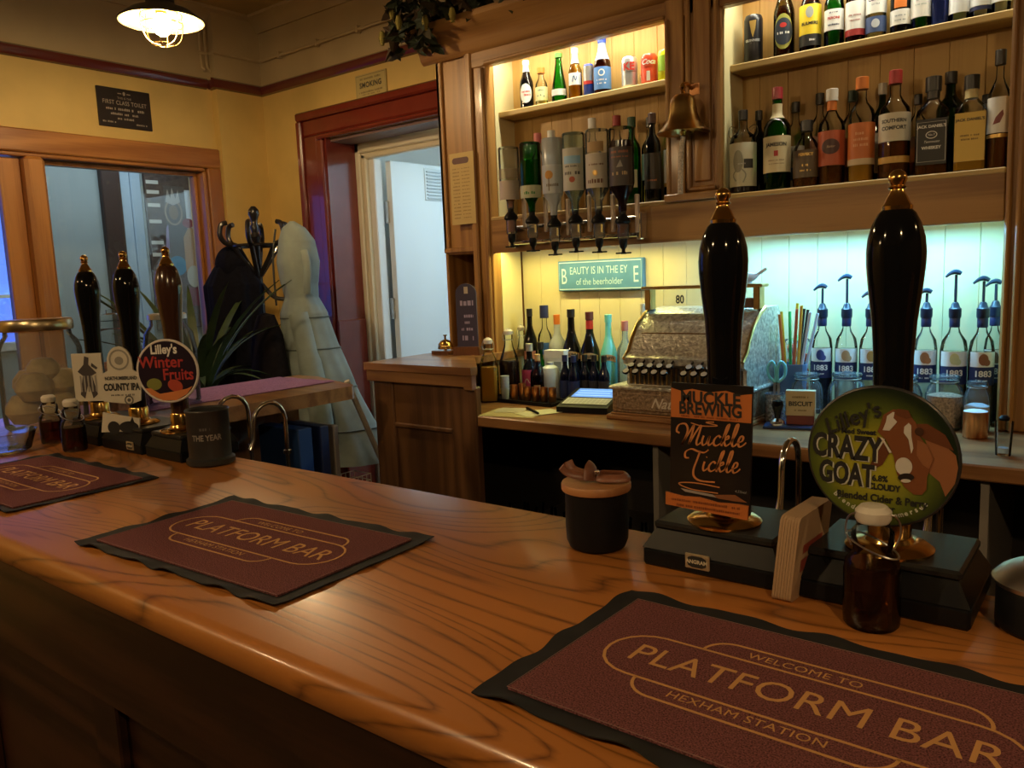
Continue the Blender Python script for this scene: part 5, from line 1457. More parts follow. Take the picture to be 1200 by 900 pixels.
RG = 'hand pumps at the right of the bar'
p1 = hand_pump('black hand pump with the Muckle Tickle clip', -.372, BLACK, RG, plate_x=-.012)
p2 = hand_pump('black hand pump with the round Crazy Goat cider clip', -.192, BLACK, RG)
LG = 'hand pumps at the left end of the bar'
p3 = hand_pump('black hand pump furthest left with the tall figure clip', -1.945, BLACK, LG, w=.078, y=.885)
p4 = hand_pump('black hand pump with the County IPA clip, middle of the left three', -1.762, BLACK, LG, plate_x=.045, w=.088, y=.885)
p5 = hand_pump('dark brown wooden hand pump with the round Winter Fruits clip', -1.585, plain('dark_brown_lacquer', (.045, .018, .010), .2, coat=.5), LG, w=.070, y=.885)
swan_neck('chrome swan neck spout left of the beer mats', -.345, 1.050, .985, 1.226)
swan_neck('chrome swan neck spout right of the round goat clip', -.176, 1.050, .985, 1.226)
swan_neck('chrome swan neck spout with open hook right of the black mug', -1.475, 1.065, .985, 1.200, .0048)
swan_neck('chrome swan neck spout just behind the black mug', -1.612, 1.065, .985, 1.205, .0048)

# pump clips ---------------------------------------------------------
CUR = {
    'M': ([[(-.9, 1.15), (-1.25, 1.35), (-1.1, 1.95), (-.45, 2.05), (-.1, 1.5), (-.25, .6), (-.5, 0)], [(-.5, 0), (.05, 1.1), (.45, 1.95), (.42, 1.2), (.25, .05)], [(.25, .05), (.75, 1.2), (1.2, 1.95), (1.15, 1.2), (1.0, .35), (1.15, .02), (1.5, .3)]], 1.55),
    'u': ([[(0, .95), (-.08, .4), (.08, .03), (.4, .25), (.62, .95), (.56, .35), (.70, .03), (1.0, .3)]], .98),
    'c': ([[(.70, .80), (.42, .98), (.10, .62), (.10, .18), (.40, .02), (.85, .32)]], .82),
    'k': ([[(-.05, .2), (.35, 1.4), (.46, 2.05), (.28, 1.9), (.12, 1.0), (.02, 0)], [(.08, .45), (.48, .98), (.60, .75), (.24, .5), (.46, .04), (.85, .3)]], .84),
    'l': ([[(-.05, .25), (.35, 1.2), (.46, 2.0), (.28, 2.02), (.12, 1.1), (.15, .2), (.36, .02), (.62, .3)]], .62),
    'e': ([[(-.02, .35), (.40, .55), (.46, .90), (.22, .98), (.05, .5), (.20, .03), (.52, .1), (.82, .42)]], .8),
    'T': ([[(-.9, 1.25), (-1.3, 1.3), (-1.35, 1.85), (-.8, 2.15), (-.1, 1.95), (.6, 1.85), (1.0, 2.15)], [(.15, 1.95), (.0, 1.2), (-.22, .1), (-.05, -.6), (.7, -1.0), (2.2, -1.05)]], .75),
    'i': ([[(0, .95), (-.06, .35), (.10, .03), (.42, .3)], [(.12, 1.38), (.16, 1.44)]], .44),
}


def cursive(word, s, x, y, m, parent, fr, slant=.18, rise=.06, lift=.0006, w=.235):
    polys, px = [], 0.0
    for ch in word:
        for st_ in CUR[ch][0]:
            pts = []
            for p in cr([(a, b, 0) for a, b in st_], 6):
                X = px + p.x + slant * p.y
                pts.append((x + s * X, y + s * (p.y + rise * X)))
            polys += ribbon(pts, lambda a: s * w * (.42 + .58 * abs(sin(a - .5))))
        px += CUR[ch][1] * 1.06
    return decal('script_lettering', polys, m, parent, fr, lift)


OR = mat((.52, .155, .035), .45)
ORL = mat((.56, .22, .075), .45)
cl = MB().prism([(-.050, .078), (.046, .078), (.0495, .222), (-.0465, .222)], -.040, -.036, 'Y').build('pump_clip', mat((.010, .008, .008), .35), p1)
CF = frame(0, -.0402, 0, 0)
decal('orange_heading', [[(-.0470, .182), (.0483, .182), (.0492, .214), (.036, .212), (.02, .216), (0, .213), (-.02, .216), (-.034, .213), (-.0463, .216)]], OR, cl, CF)
letters('MUCKLE', .0195, INK, cl, CF, .001, .2055, bold=.0006, lift=.0009, sx=.95)
letters('BREWING', .0195, INK, cl, CF, .001, .1930, bold=.0006, lift=.0011, sx=.86)
decal('tiny_print', scribble(-.034, .034, .1845, .002, 501), mat((.25, .06, .015)), cl, CF, .0008)
cursive('Muckle', .0118, -.028, .1510, ORL, cl, CF)
cursive('Tickle', .0116, -.017, .1220, ORL, cl, CF)
decal('swash_line', ribbon(cr([(-.022, .1770, 0), (-.008, .1745, 0), (.010, .1762, 0), (-.004, .1788, 0), (.006, .1800, 0)], 6), .0012), ORL, cl, CF, .0008)
decal('swash_line', ribbon(cr([(.012, .1060, 0), (-.018, .1075, 0), (-.038, .1045, 0), (-.022, .0995, 0), (.010, .0990, 0)], 6), .0013), ORL, cl, CF, .0008)
decal('feather', [[(-.036, .0990), (.008, .0965), (.012, .0935), (-.030, .0955)]], mat((.34, .30, .28)), cl, CF, .0008)
decal('brown_shape', [[(.004, .0965), (.030, .1000), (.044, .0930), (.030, .0925), (.010, .0930)]], mat((.24, .09, .035)), cl, CF, .0009)
letters('4.5%vol', .0042, mat((.3, .3, .3)), cl, CF, .036, .104, shear=.3)
MB().prism([(-.0545, .0775), (.0445, .0735), (.0455, .0895), (.030, .0900), (.010, .0885), (-.012, .0915), (-.032, .0900), (-.0540, .0925)], -.0425, -.0400, 'Y').build('orange_foot', OR, cl)
decal('foot_print', scribble(-.046, .038, .0855, .003, 503) + scribble(-.040, .036, .0795, .003, 504), mat((.22, .06, .02)), cl, frame(0, -.0427, 0), .0002)

# Crazy Goat round clip
m, nt, b = new_mat('goat_badge_green')
tc = nt.nodes.new('ShaderNodeTexCoord')
vl = nt.nodes.new('ShaderNodeVectorMath')
vl.operation = 'DISTANCE'
vl.inputs[1].default_value = (-.008, -.04, .152)
nt.links.new(tc.outputs['Object'], vl.inputs[0])
rp = nt.nodes.new('ShaderNodeValToRGB')
rp.color_ramp.elements[0].position = .022
rp.color_ramp.elements[0].color = (.36, .33, .025, 1)
rp.color_ramp.elements[1].position = .073
rp.color_ramp.elements[1].color = (.010, .020, .008, 1)
e = rp.color_ramp.elements.new(.050)
e.color = (.11, .14, .018, 1)
nt.links.new(vl.outputs['Value'], rp.inputs['Fac'])
nt.links.new(rp.outputs['Color'], b.inputs['Base Color'])
b.inputs['Roughness'].default_value = .35
GOATBG = m
RD = .0685
ZD = .160
cl2 = MB().prism([(a, c + ZD) for a, c in disc(0, 0, RD, n=48)], -.044, -.040, 'Y').build('pump_clip', GOATBG, p2)
MB().tube([(RD * cos(a * PI / 24), -.042, ZD + RD * sin(a * PI / 24)) for a in range(48)], .0022, 8, closed=True).build('rim', mat((.025, .025, .025), .3), cl2)
GF = frame(0, -.0442, ZD)
G = lambda L: [((px - 457) / 405 * RD, (450 - py) / 405 * RD) for px, py in L]
BR1, BR2, BR3 = mat((.20, .065, .022)), mat((.13, .04, .014)), mat((.28, .11, .045))
decal('goat_neck', [G([(690, 330), (740, 330), (800, 360), (845, 400), (858, 470), (845, 560), (800, 640), (770, 560), (715, 515), (730, 430)])], BR3, cl2, GF, .0004)
decal('goat_ear', [G([(440, 330), (470, 345), (505, 425), (470, 495), (400, 540), (390, 530), (425, 450)])], BR2, cl2, GF, .0007)
decal('goat_ear', [G([(635, 240), (700, 235), (790, 290), (835, 375), (760, 350), (700, 330), (650, 300)])], BR2, cl2, GF, .0007)
decal('goat_head', [G([(455, 260), (470, 200), (520, 165), (590, 170), (640, 230), (655, 300), (700, 360), (738, 430), (720, 490), (705, 540), (705, 610), (680, 645), (640, 648), (590, 610), (550, 540), (530, 440), (490, 350), (440, 300)])], BR1, cl2, GF, .0010)
decal('goat_cheek', [G([(650, 330), (700, 350), (735, 430), (715, 490), (680, 470), (650, 420)])], BR3, cl2, GF, .0013)
decal('goat_crown', [G([(520, 180), (545, 160), (600, 165), (620, 205), (590, 215), (545, 200)])], BR2, cl2, GF, .0013)
decal('white_blaze', [G([(490, 205), (520, 180), (530, 180), (525, 215), (545, 235), (505, 290), (468, 290), (485, 240)]), G([(582, 260), (605, 236), (618, 250), (620, 310), (632, 380), (622, 412), (605, 330), (580, 295)]), G([(452, 330), (470, 335), (520, 415), (508, 420), (480, 370)]), disc(*G([(585, 490)])[0], .0075, .0088)], mat((.60, .57, .52)), cl2, GF, .0016)
decal('goat_mouth', [disc(*G([(598, 552)])[0], .0072, .0040, rot=.2)], mat((.015, .010, .010)), cl2, GF, .0020)
decal('goat_tongue', [disc(*G([(598, 572)])[0], .0045, .0018, rot=.1)], mat((.58, .55, .50)), cl2, GF, .0023)
decal('goat_eye', [disc(*G([(660, 282)])[0], .0040)], mat((.05, .02, .01)), cl2, GF, .0016)
gp = lambda x, y: G([(x, y)])[0]
GW = mat((.62, .62, .52))
letters("Lilley's", .0225, INK, cl2, GF, *gp(300, 235), rot=rad(24), sx=.95, shear=.15, bold=.0004, lift=.0020)
letters('Med Sweet', .0072, INK, cl2, GF, *gp(335, 312), rot=rad(1), bold=.0003)
for dx, dy, mm, lf in ((.0014, -.0008, GW, .0008), (0, 0, INK, .0012)):
    x_, y_ = gp(268, 415)
    letters('CRAZY', .0330, mm, cl2, GF, x_ + dx, y_ + dy, sx=.62, bold=.0012, lift=lf, rot=rad(-1))
    x_, y_ = gp(270, 575)
    letters('GOAT', .0310, mm, cl2, GF, x_ + dx, y_ + dy, sx=.60, bold=.0012, lift=lf, rot=rad(-1))
letters('6.8%', .0085, INK, cl2, GF, *gp(458, 580), sx=.9, bold=.0003)
letters('CLOUDY', .0085, INK, cl2, GF, *gp(480, 630), sx=.85, bold=.0004)
letters('Blended Cider & Perry', .0105, INK, cl2, GF, *gp(465, 700), sx=.86, bold=.0003)
letters('Still cider', .0078, INK, cl2, GF, *gp(455, 752), bold=.0003)
for k, ch in enumerate('Blended in Somerset'):
    a = rad(-90 + (k - 9) * 4.9)
    letters(ch, .0068, GW, cl2, GF, RD * .86 * cos(a), RD * .86 * sin(a), rot=a + PI / 2, bold=.0002, name='rim_letter')

# the three clips at the far left, turned towards the room
TA = rad(34)


def tclip(parent, poly, m, zc, dx=0.0, off=-.030):
    M = Matrix.Translation((dx, 0, 0)) @ Matrix.Rotation(TA, 4, 'Z')
    c = MB().prism([(a, b + zc) for a, b in poly], off - .004, off, 'Y', mt=M).build('pump_clip', m, parent)
    return c, M @ frame(0, off - .0042, zc)


WHITE_C = mat((.58, .53, .43), .5)
c3, F3 = tclip(p3, rect(-.036, .036, -.056, .056), WHITE_C, .155)
decal('black_figure', [[(-.004, .050), (.006, .046), (.004, .030), (.022, .010), (.010, .004), (.020, -.04), (.008, -.05), (0, -.012), (-.012, -.05), (-.022, -.04), (-.012, .004), (-.024, .014), (-.008, .030)], [(.012, .034), (.026, .022), (.022, .018), (.010, .026)]], mat((.06, .05, .05)), c3, F3)
decal('grey_stripes', [rect(-.020 + i * .009, -.016 + i * .009, -.034, .004) for i in range(5)], mat((.30, .28, .25)), c3, F3, .0008)
c3b, F3b = tclip(p4, [(-.060, -.022), (.026, -.022), (.030, .006), (-.052, .022)], WHITE_C, .068, off=-.048)
decal('black_animals', [disc(-.030, -.012, .014, .014), disc(.004, -.012, .022, .013), [(.006, -.004), (.014, .012), (.018, -.004)]], INK, c3b, F3b)
ip = [(a * .80, b * .92) for a, b in [(-.056, -.052), (.022, -.060), (.050, -.052), (.058, .010), (.036, .022), (.036, .030)] + [(.036 * cos(a * PI / 10), .040 + .040 * sin(a * PI / 10)) for a in range(1, 10)] + [(-.036, .030), (-.036, .022), (-.060, .012)]]
c4, F4 = tclip(p4, ip, WHITE_C, .158, dx=-.022, off=-.034)
letters('NORTHUMBERLAND', .0105, INK, c4, F4, 0, .003, sx=.74, bold=.0004)
letters('COUNTY IPA', .0210, INK, c4, F4, 0, -.017, sx=.66, bold=.0010)
decal('round_crest', ribbon(disc(0, .044, .021), .004, True) + [disc(0, .042, .010, .009)], mat((.26, .24, .20)), c4, F4)
decal('small_print', scribble(-.028, .028, -.034, .004, 511) + ribbon(disc(.014, -.046, .009), .003, True) + [disc(.014, -.046, .004)], mat((.10, .09, .08)), c4, F4)
c5, F5 = tclip(p5, disc(0, 0, .063, n=44), mat((.014, .006, .016), .35), .186, dx=.006, off=-.040)
MB().tube([tuple(F5 @ Vector((.063 * cos(a * PI / 22), .063 * sin(a * PI / 22), -.002))) for a in range(44)], .0028, 8, closed=True).build('rim', mat((.62, .56, .50)), c5)
letters("Lilley's", .0260, mat((.70, .68, .62)), c5, F5, -.004, .044, sx=.82, bold=.0008)
letters('Winter', .0330, mat((.38, .035, .03)), c5, F5, -.012, .018, sx=.95, bold=.0007)
letters('Fruits', .0330, mat((.38, .035, .03)), c5, F5, .022, -.008, sx=.86, bold=.0007)
decal('green_pear', [disc(-.030, -.026, .016, .012)], mat((.20, .21, .04)), c5, F5)
decal('red_fruit', [disc(.014, -.030, .016, .012, rot=-.4)], mat((.42, .06, .03)), c5, F5, .0006)
decal('orange_swirl', [[(-.050, -.034), (-.038, -.034), (-.02, -.046), (.010, -.042), (.038, -.037), (.050, -.032), (.037, -.048), (.014, -.060), (-.014, -.060), (-.038, -.048)]], mat((.60, .20, .06)), c5, F5, .0008)

# ------------------------------------------------------------------ small things on the bar
t = thing('lidded_jar', 'matt black jar with round wooden lid beside the hand pumps', 'jar', (-.536, .850, 1.1002))
MB().lathe([(0, 0), (.030, 0), (.036, .003), (.0395, .012), (.0405, .03), (.0400, .074), (.038, .076), (0, .076)], 40).build('body', BLACKM, t)
MB().lathe([(0, .076), (.0435, .076), (.0445, .078), (.0445, .084), (.0435, .086), (0, .086)], 40).build('wooden_lid', BEECH, t)
lt = thing('leather_strap', 'folded brown leather strap lying on the wooden jar lid', 'strap', (-.536, .850, 1.1866), rad(22))
LEA = plain('brown_leather', (.20, .075, .040), .42, noise=.25, nscale=60)
MB().tube(cr([(.006, -.012, .007), (.034, -.012, .007), (.040, 0, .007), (.034, .012, .007), (.006, .012, .007)], 5, True), .006, 8, closed=True, flat=.35).build('loop', LEA, lt)
MB().tube(cr([(-.006, -.017, .004), (-.006, -.012, .016), (-.004, 0, .020), (-.006, .012, .016), (-.006, .017, .004)], 5), .008, 8, flat=.3).build('keeper_band', LEA, lt)
MB().tube(cr([(.002, -.006, .008), (-.018, -.007, .008), (-.034, -.010, .012), (-.042, -.012, .020)], 5), .006, 8, flat=.4).build('tail', LEA, lt)
MB().tube(cr([(.002, .006, .008), (-.018, .007, .008), (-.032, .010, .012), (-.038, .012, .022)], 5), .006, 8, flat=.4).build('tail', LEA, lt)
MB().lathe([(0, 0), (.004, 0), (.004, .003), (0, .004)], 12, x=.004, y=-.014, z=.013).build('rivet', CHROME, lt)
# beer mats standing on edge between the pumps
BMAT = mat((.42, .27, .15), .85)
cm = None
pr_ = [(a, b) for a, b in [(-.040, 0), (.040, 0)]] + [(.047 - .007 + .007 * cos(q * PI / 8 - PI / 2), .007 + .007 * sin(q * PI / 8 - PI / 2)) for q in range(0, 5)] + [(.040 + .007 * cos(q * PI / 8), .087 + .007 * sin(q * PI / 8)) for q in range(0, 5)] + [(-.040 - .007 * sin(q * PI / 8), .087 + .007 * cos(q * PI / 8)) for q in range(0, 5)] + [(-.040 - .007 * cos(q * PI / 8), .007 - .007 * sin(q * PI / 8)) for q in range(0, 4)]
for k in range(7):
    if cm is None:
        cm = MB().prism(pr_, -.0013, .0013, 'X').build('beer_mat', BMAT)
        o = cm
    else:
        o = dup(cm)
    o.location = (-.2865 + k * .0029, .846, 1.1003)
    o.rotation_euler = (0, rad(6), rad(-3))
    tag(o, 'cork coloured beer mat standing on edge between the two right pumps' if k < 6 else 'red printed beer mat on the right face of the standing stack', 'beer mat', 'beer mats between the pumps')
decal('red_print', [[(-.028, .050), (.026, .050), (.026, .060), (-.028, .060)], [(-.030, .030), (.020, .030), (.020, .044), (-.030, .044)]], mat((.30, .05, .03)), o, Matrix(((0, 0, 1, .0014), (1, 0, 0, 0), (0, 1, 0, 0), (0, 0, 0, 1))), .0003)


def milk_bottle(lbl, x, y, s, lvl, liq):
    t = thing('swing_top_bottle', lbl, 'bottle', (x, y, 1.1002), rad(15), 'little swing top bottles on the bar')
    P_ = [(0, 0), (.0235, 0), (.0258, .003), (.0262, .012), (.0262, .055), (.0240, .066), (.0180, .073), (.0172, .077), (.0195, .084), (.0190, .094), (.0150, .099), (.0150, .104)]
    P_ = [(a * s, b * s) for a, b in P_]
    MB().lathe(P_, 28).build('glass_body', G_CLEAR, t)
    q = [(max(a - .002, 0), max(b, .003)) for a, b in P_ if b < lvl * s]
    q += [(q[-1][0], lvl * s), (0, lvl * s)]
    MB().lathe(q, 24).build('liquid', liq, t)
    MB().lathe([(0, .103 * s), (.0145 * s, .103 * s), (.0165 * s, .107 * s), (.0165 * s, .114 * s), (.012 * s, .119 * s), (0, .120 * s)], 20).build('stopper', mat((.72, .66, .55), .4), t)
    MB().tube(cr([(-.019 * s, 0, .078 * s), (-.024 * s, 0, .092 * s), (-.022 * s, 0, .106 * s), (-.012 * s, -.006 * s, .113 * s), (.012 * s, -.006 * s, .113 * s), (.022 * s, 0, .106 * s), (.024 * s, 0, .092 * s), (.019 * s, 0, .078 * s)], 4), .0010, 6).build('bail', STEEL, t)
    MB().tube([(.0235 * s * cos(a * PI / 12), .0235 * s * sin(a * PI / 12), .080 * s - .010 * s * sin(a * PI / 12 + 1.6)) for a in range(24)], .0010, 6, closed=True).build('wire_ring', STEEL, t)
    return t


TEA = glass('brown_vinegar', (.42, .15, .05), body=.22, bodyc=(.10, .028, .010))
milk_bottle('small swing top bottle of brown liquid in front of the goat clip', -.190, .795, 1.0, .062, TEA)
milk_bottle('small swing top bottle at far left, left of its twin', -2.027, .805, .96, .055, TEA)
milk_bottle('small swing top bottle at far left, in front of the IPA pump', -1.876, .790, .98, .055, TEA)
mg = thing('mug', 'black enamel mug with faint lettering beside the left pumps', 'mug', (-1.462, .872, 1.1002), rad(52))
MB().lathe([(0, 0), (.043, 0), (.047, .004), (.047, .012), (.0415, .016), (.0410, .022), (.0410, .106), (.0432, .110), (.0420, .112), (.0390, .108), (.0385, .02), (0, .02)], 36).build('body', plain('charcoal_enamel', (.022, .022, .022), .4), mg)
letters('THE YEAR', .0160, mat((.26, .25, .22)), mg, None, 0, .058, wrap=.0414, sx=.8, bold=.0004)
decal('small_print', scribble(-.012, .008, .076, .006, 600), mat((.10, .10, .09)), mg, None, .0006, wrap=.0414)
# big jars at the left end
cj = thing('cookie_jar', 'large glass jar with brushed metal lid and pale wrapped snacks inside', 'jar', (-2.285, .900, 1.1002))
MB().lathe([(0, 0), (.088, 0), (.098, .010), (.100, .030), (.100, .205), (.094, .228), (.080, .245), (.078, .262)], 40).build('jar_glass', G_BIGJAR, cj)
MB().lathe([(0, .258), (.084, .258), (.086, .262), (.086, .282), (.082, .288), (0, .290)], 40).build('metal_lid', plain('brushed_brass_lid', (.50, .40, .24), .3, 1.0), cj)
SN = plain('pale_snack', (.46, .30, .12), .6, noise=.3, nscale=25)
for k, (a, r_, zz, s) in enumerate(((.4, .045, .052, 1.15), (2.4, .045, .054, 1.15), (4.4, .046, .052, 1.15), (1.2, .042, .112, 1.15), (3.4, .044, .115, 1.1), (5.4, .042, .112, 1.1), (.0, .01, .150, 1.0))):
    MB().lathe([(0, -.036 * s), (.028 * s, -.030 * s), (.042 * s, -.006), (.040 * s, .014), (.024 * s, .034 * s), (0, .038 * s)], 14, x=r_ * cos(a), y=r_ * sin(a), z=zz).build('wrapped_snack', SN, cj)
ej = thing('storage_jar', 'round glass jar behind the left pump handles with reddish contents', 'jar', (-2.335, 1.120, 1.1002))
MB().lathe([(0, 0), (.070, 0), (.076, .010), (.078, .15), (.072, .20), (.056, .235), (.040, .245), (.040, .268)], 32).build('jar_glass', G_JAR, ej)
MB().lathe([(0, .268), (.045, .268), (.047, .275), (.04, .285), (.012, .290), (.012, .300), (0, .302)], 24).build('glass_lid', G_JAR, ej)
MB().lathe([(0, .012), (.070, .014), (.071, .10), (.060, .135), (.03, .150), (0, .145)], 24).build('contents', plain('reddish_sweets', (.34, .13, .07), .5, noise=.6, nscale=45, bump=.6), ej)
ej2 = thing('storage_jar', 'second glass jar behind the brown pump handle', 'jar', (-2.335, 1.290, 1.1002))
MB().lathe([(0, 0), (.070, 0), (.076, .010), (.078, .17), (.070, .22), (.052, .245), (.050, .262)], 32).build('jar_glass', G_JAR, ej2)
MB().lathe([(0, .262), (.056, .262), (.056, .276), (.05, .28), (0, .281)], 24).build('metal_lid', STEEL, ej2)
ds = thing('glass_dish', 'clear glass dish catching blue light at the left edge', 'dish', (-2.015, .690, 1.1002))
MB().lathe([(0, 0), (.050, 0), (.060, .006), (.072, .045), (.075, .048), (.070, .046), (.056, .010), (0, .006)], 32).build('dish_glass', G_JAR, ds)
# steel topped canister with a turned wooden handle at the right edge
cn = thing('lidded_canister', 'black canister with steel lid and turned wooden handle at the right edge', 'canister', (-.052, .868, 1.1002))
MB().lathe([(0, 0), (.040, 0), (.043, .004), (.043, .040), (.041, .044), (0, .044)], 32).build('body', BLACKP, cn)
MB().lathe([(0, .044), (.046, .044), (.047, .048), (.040, .056), (.030, .062), (.022, .064), (.018, .070), (0, .070)], 32).build('steel_lid', STEEL, cn)
MB().lathe([(0, .068), (.013, .068), (.012, .10), (.0125, .16), (.015, .20), (.014, .24), (0, .25)], 20).build('wooden_handle', WALNUT, cn)
MB().lathe([(.0135, .112), (.0142, .113), (.0142, .124), (.0135, .125)], 20).build('steel_band', STEEL, cn)

# purple towel on the bar return
tw = tag(MB().grid(lambda u, v: (-.19 + .33 * u, -.36 + .82 * v, .0025 + .0012 * sin(u * 19) * sin(v * 23)), 24, 40).grid(lambda u, v: (-.19 + .33 * u, -.36 + .82 * v, .0002), 2, 2).build('bar_towel', plain('purple_towelling', (.30, .14, .30), .95, noise=.3, nscale=200, bump=1.0), loc=(-2.40, 1.40, 1.1002), recalc=False), 'purple towelling mat laid along the bar return', 'towel')
# blue folders, grey board and wire basket under the return, white pole leaning at its end
for k, (yy, mm, th, hh, lbl) in enumerate(((1.62, (.012, .045, .16), .055, .26, 'mid blue box file under the bar return, nearer one'), (1.70, (.010, .020, .075), .035, .255, 'navy blue box file under the bar return'), (1.748, (.20, .17, .14), .020, .25, 'grey brown board standing beside the blue files'))):
    f_ = tag(MB().box(-.11, .11, -th / 2, th / 2, 0, hh, .003).build('box_file', mat(mm, .5), loc=(-2.25, yy, .7205)), lbl, 'file', 'files under the bar return')
bs = thing('wire_basket', 'small pale wire basket beside the blue files', 'basket', (-2.19, 1.835, .7205))
for zz in (.004, .025, .048):
    MB().tube([(-.045, -.06, zz), (.045, -.06, zz), (.045, .06, zz), (-.045, .06, zz)], .0016, 6, closed=True).build('hoop_wire', mat((.50, .44, .34), .4), bs)
for k in range(7):
    yy = -.06 + .02 * k
    MB().tube([(.045, yy, .004), (.045, yy, .048)], .0014, 6).build('upright_wire', mat((.50, .44, .34), .4), bs)
    MB().tube([(-.045, yy, .004), (-.045, yy, .048)], .0014, 6).build('upright_wire', mat((.50, .44, .34), .4), bs)
tag(MB().tube([(-2.30, 2.425, .004), (-2.30, 1.945, 1.09)], .011, 10).build('broom_pole', mat((.58, .52, .42), .5)), 'white wooden pole leaning against the end of the bar return', 'pole')

# ------------------------------------------------------------------ coat stand with two coats
IRON = plain('black_bentwood', (.012, .010, .010), .3, coat=.3)
sd = thing('coat_stand', 'black bentwood coat stand with curled hooks in the corner', 'coat stand', (-3.302, 2.300, 0))
MB().lathe([(0, .02), (.022, .02), (.024, .9), (.018, 1.3), (.018, 1.66), (.026, 1.68), (.016, 1.70), (.022, 1.725), (.014, 1.745), (.018, 1.765), (.026, 1.785), (.024, 1.805), (.010, 1.822), (0, 1.824)], 20).build('pole', IRON, sd)
hk = cr([(.012, 0, 1.50), (.07, 0, 1.58), (.11, 0, 1.64), (.145, 0, 1.655), (.165, 0, 1.69), (.155, 0, 1.735), (.13, 0, 1.745)], 5)
hm = MB().tube([tuple(p) for p in hk], .0115, 10).mesh('hook', IRON)
lw_ = MB().tube([tuple(p) for p in cr([(.012, 0, 1.46), (.06, 0, 1.40), (.11, 0, 1.385), (.15, 0, 1.395), (.16, 0, 1.42)], 5)], .010, 10).mesh('lower_hook', IRON)
for k in range(6):
    for me_, nm_, da in ((hm, 'hook', 0), (lw_, 'lower_hook', .5)):
        if nm_ == 'lower_hook' and k != 0:
            continue
        o = bpy.data.objects.new(nm_, me_)
        COL.objects.link(o)
        o.parent = sd
        o.rotation_euler[2] = k * PI / 3 + .25 + da
MB().tube([(.11 * cos(a * PI / 12), .11 * sin(a * PI / 12), 1.64) for a in range(24)], .008, 8, closed=True).build('hook_ring', IRON, sd)
for k in range(4):
    a = k * PI / 2 + .4
    MB().tube([tuple(p) for p in cr([(.02 * cos(a), .02 * sin(a), .42), (.10 * cos(a), .10 * sin(a), .30), (.18 * cos(a), .18 * sin(a), .10), (.25 * cos(a), .25 * sin(a), .014)], 5)], .012, 8).build('foot', IRON, sd)


def coat(name, label, x, y, z, prof, m, folds, seed, hood, shift=(0, 0), quilt=None):
    """a hanging coat: an oval tube of cloth with folds; prof = list of (drop, half width, half depth, sideways shift)"""
    t = thing(name, label, 'coat', (x, y, 0))

    def ring(u, v):
        f = v * (len(prof) - 1)
        i = min(int(f), len(prof) - 2)
        q = f - i
        q = q * q * (3 - 2 * q)
        a, b = prof[i], prof[i + 1]
        d_, w_, dp, sh = [a[j] + (b[j] - a[j]) * q for j in range(4)]
        th = 2 * PI * u
        k = 1 + folds * min(1, v * 2.2) * (sin(th * 7 + seed + v * 2) * .6 + sin(th * 12 + seed * 2.3) * .4)
        if quilt:
            k *= 1 + .05 * abs(sin(v * quilt))
        return (sh * .79 + w_ * k * cos(th) * .79 - dp * k * sin(th) * .61, sh * .61 + w_ * k * cos(th) * .61 + dp * k * sin(th) * .79, z - d_)
    mb = MB().grid(ring, 72, 60, closeu=True)
    mb.f.append(tuple(range(72)))
    mb.build('cloth', m, t, smooth=70)
    for v_ in ((.62, .72, .82, .92) if quilt else ()):
        MB().tube([ring(i / 72, v_) for i in range(72)], .004, 5, closed=True).build('stitch_line', mat((.13, .16, .15), .8), t)
    h0 = hood
    if not h0:
        return t

    def hd_(u, v):
        th, ph = 2 * PI * u, PI * v
        r = 1 + .06 * sin(th * 5 + seed)
        X, Y_, Z = h0[1] * sin(ph) * cos(th) * r, h0[2] * sin(ph) * sin(th) * r, h0[3] * cos(ph)
        return (h0[0] * .79 + X * .79 - Y_ * .61, h0[0] * .61 + X * .61 + Y_ * .79, z - h0[4] + Z)
    MB().grid(hd_, 40, 18, closeu=True).build('hood', m, t, smooth=70)
    return t


PALE = plain('pale_sage_quilt', (.27, .33, .31), .7, noise=.12, nscale=14, bump=.2)
DARKC = plain('black_navy_cloth', (.006, .006, .011), .9, noise=.3, nscale=60, spec=.1)
pc = coat('hooded_coat', 'pale sage hooded coat hanging at the right of the coat stand', -3.035, 2.33, 1.735, [(.00, .012, .012, -.015), (.03, .050, .04, -.01), (.09, .082, .06, .0), (.18, .092, .07, .0), (.28, .082, .07, .0), (.345, .072, .065, .005), (.42, .105, .08, .010), (.56, .125, .09, .025), (.74, .160, .10, .055), (.94, .200, .11, .10), (1.12, .225, .12, .13)], PALE, .045, 1.2, None, quilt=15)
MB().tube([tuple(p) for p in cr([(-.035, -.085, 1.70), (-.040, -.105, 1.58), (-.045, -.105, 1.44), (-.05, -.10, 1.36)], 5)], .0045, 6).build('front_zip', mat((.05, .055, .05), .7), pc)
MB().tube([tuple(p) for p in cr([(.075, -.02, 1.60), (.098, -.03, 1.54), (.100, -.035, 1.46), (.088, -.03, 1.41)], 5)], .018, 10, flat=.6).build('hood_flap', PALE, pc)
MB().tube([tuple(p) for p in cr([(.05, -.06, 1.32), (.10, -.055, 1.10), (.14, -.05, .90), (.155, -.05, .70)], 6)], [.045] * 6 + [.052] * 13, 12, flat=.6).build('sleeve', PALE, pc)
coat('hooded_coat', 'black navy coat hanging at the left of the coat stand', -3.385, 2.22, 1.64, [(.03, .035, .03, .0), (.10, .09, .06, .0), (.18, .135, .08, .0), (.30, .13, .09, .0), (.55, .135, .10, .0), (.95, .16, .11, .0)], DARKC, .10, 3.1, (0.0, .075, .07, .09, .085))
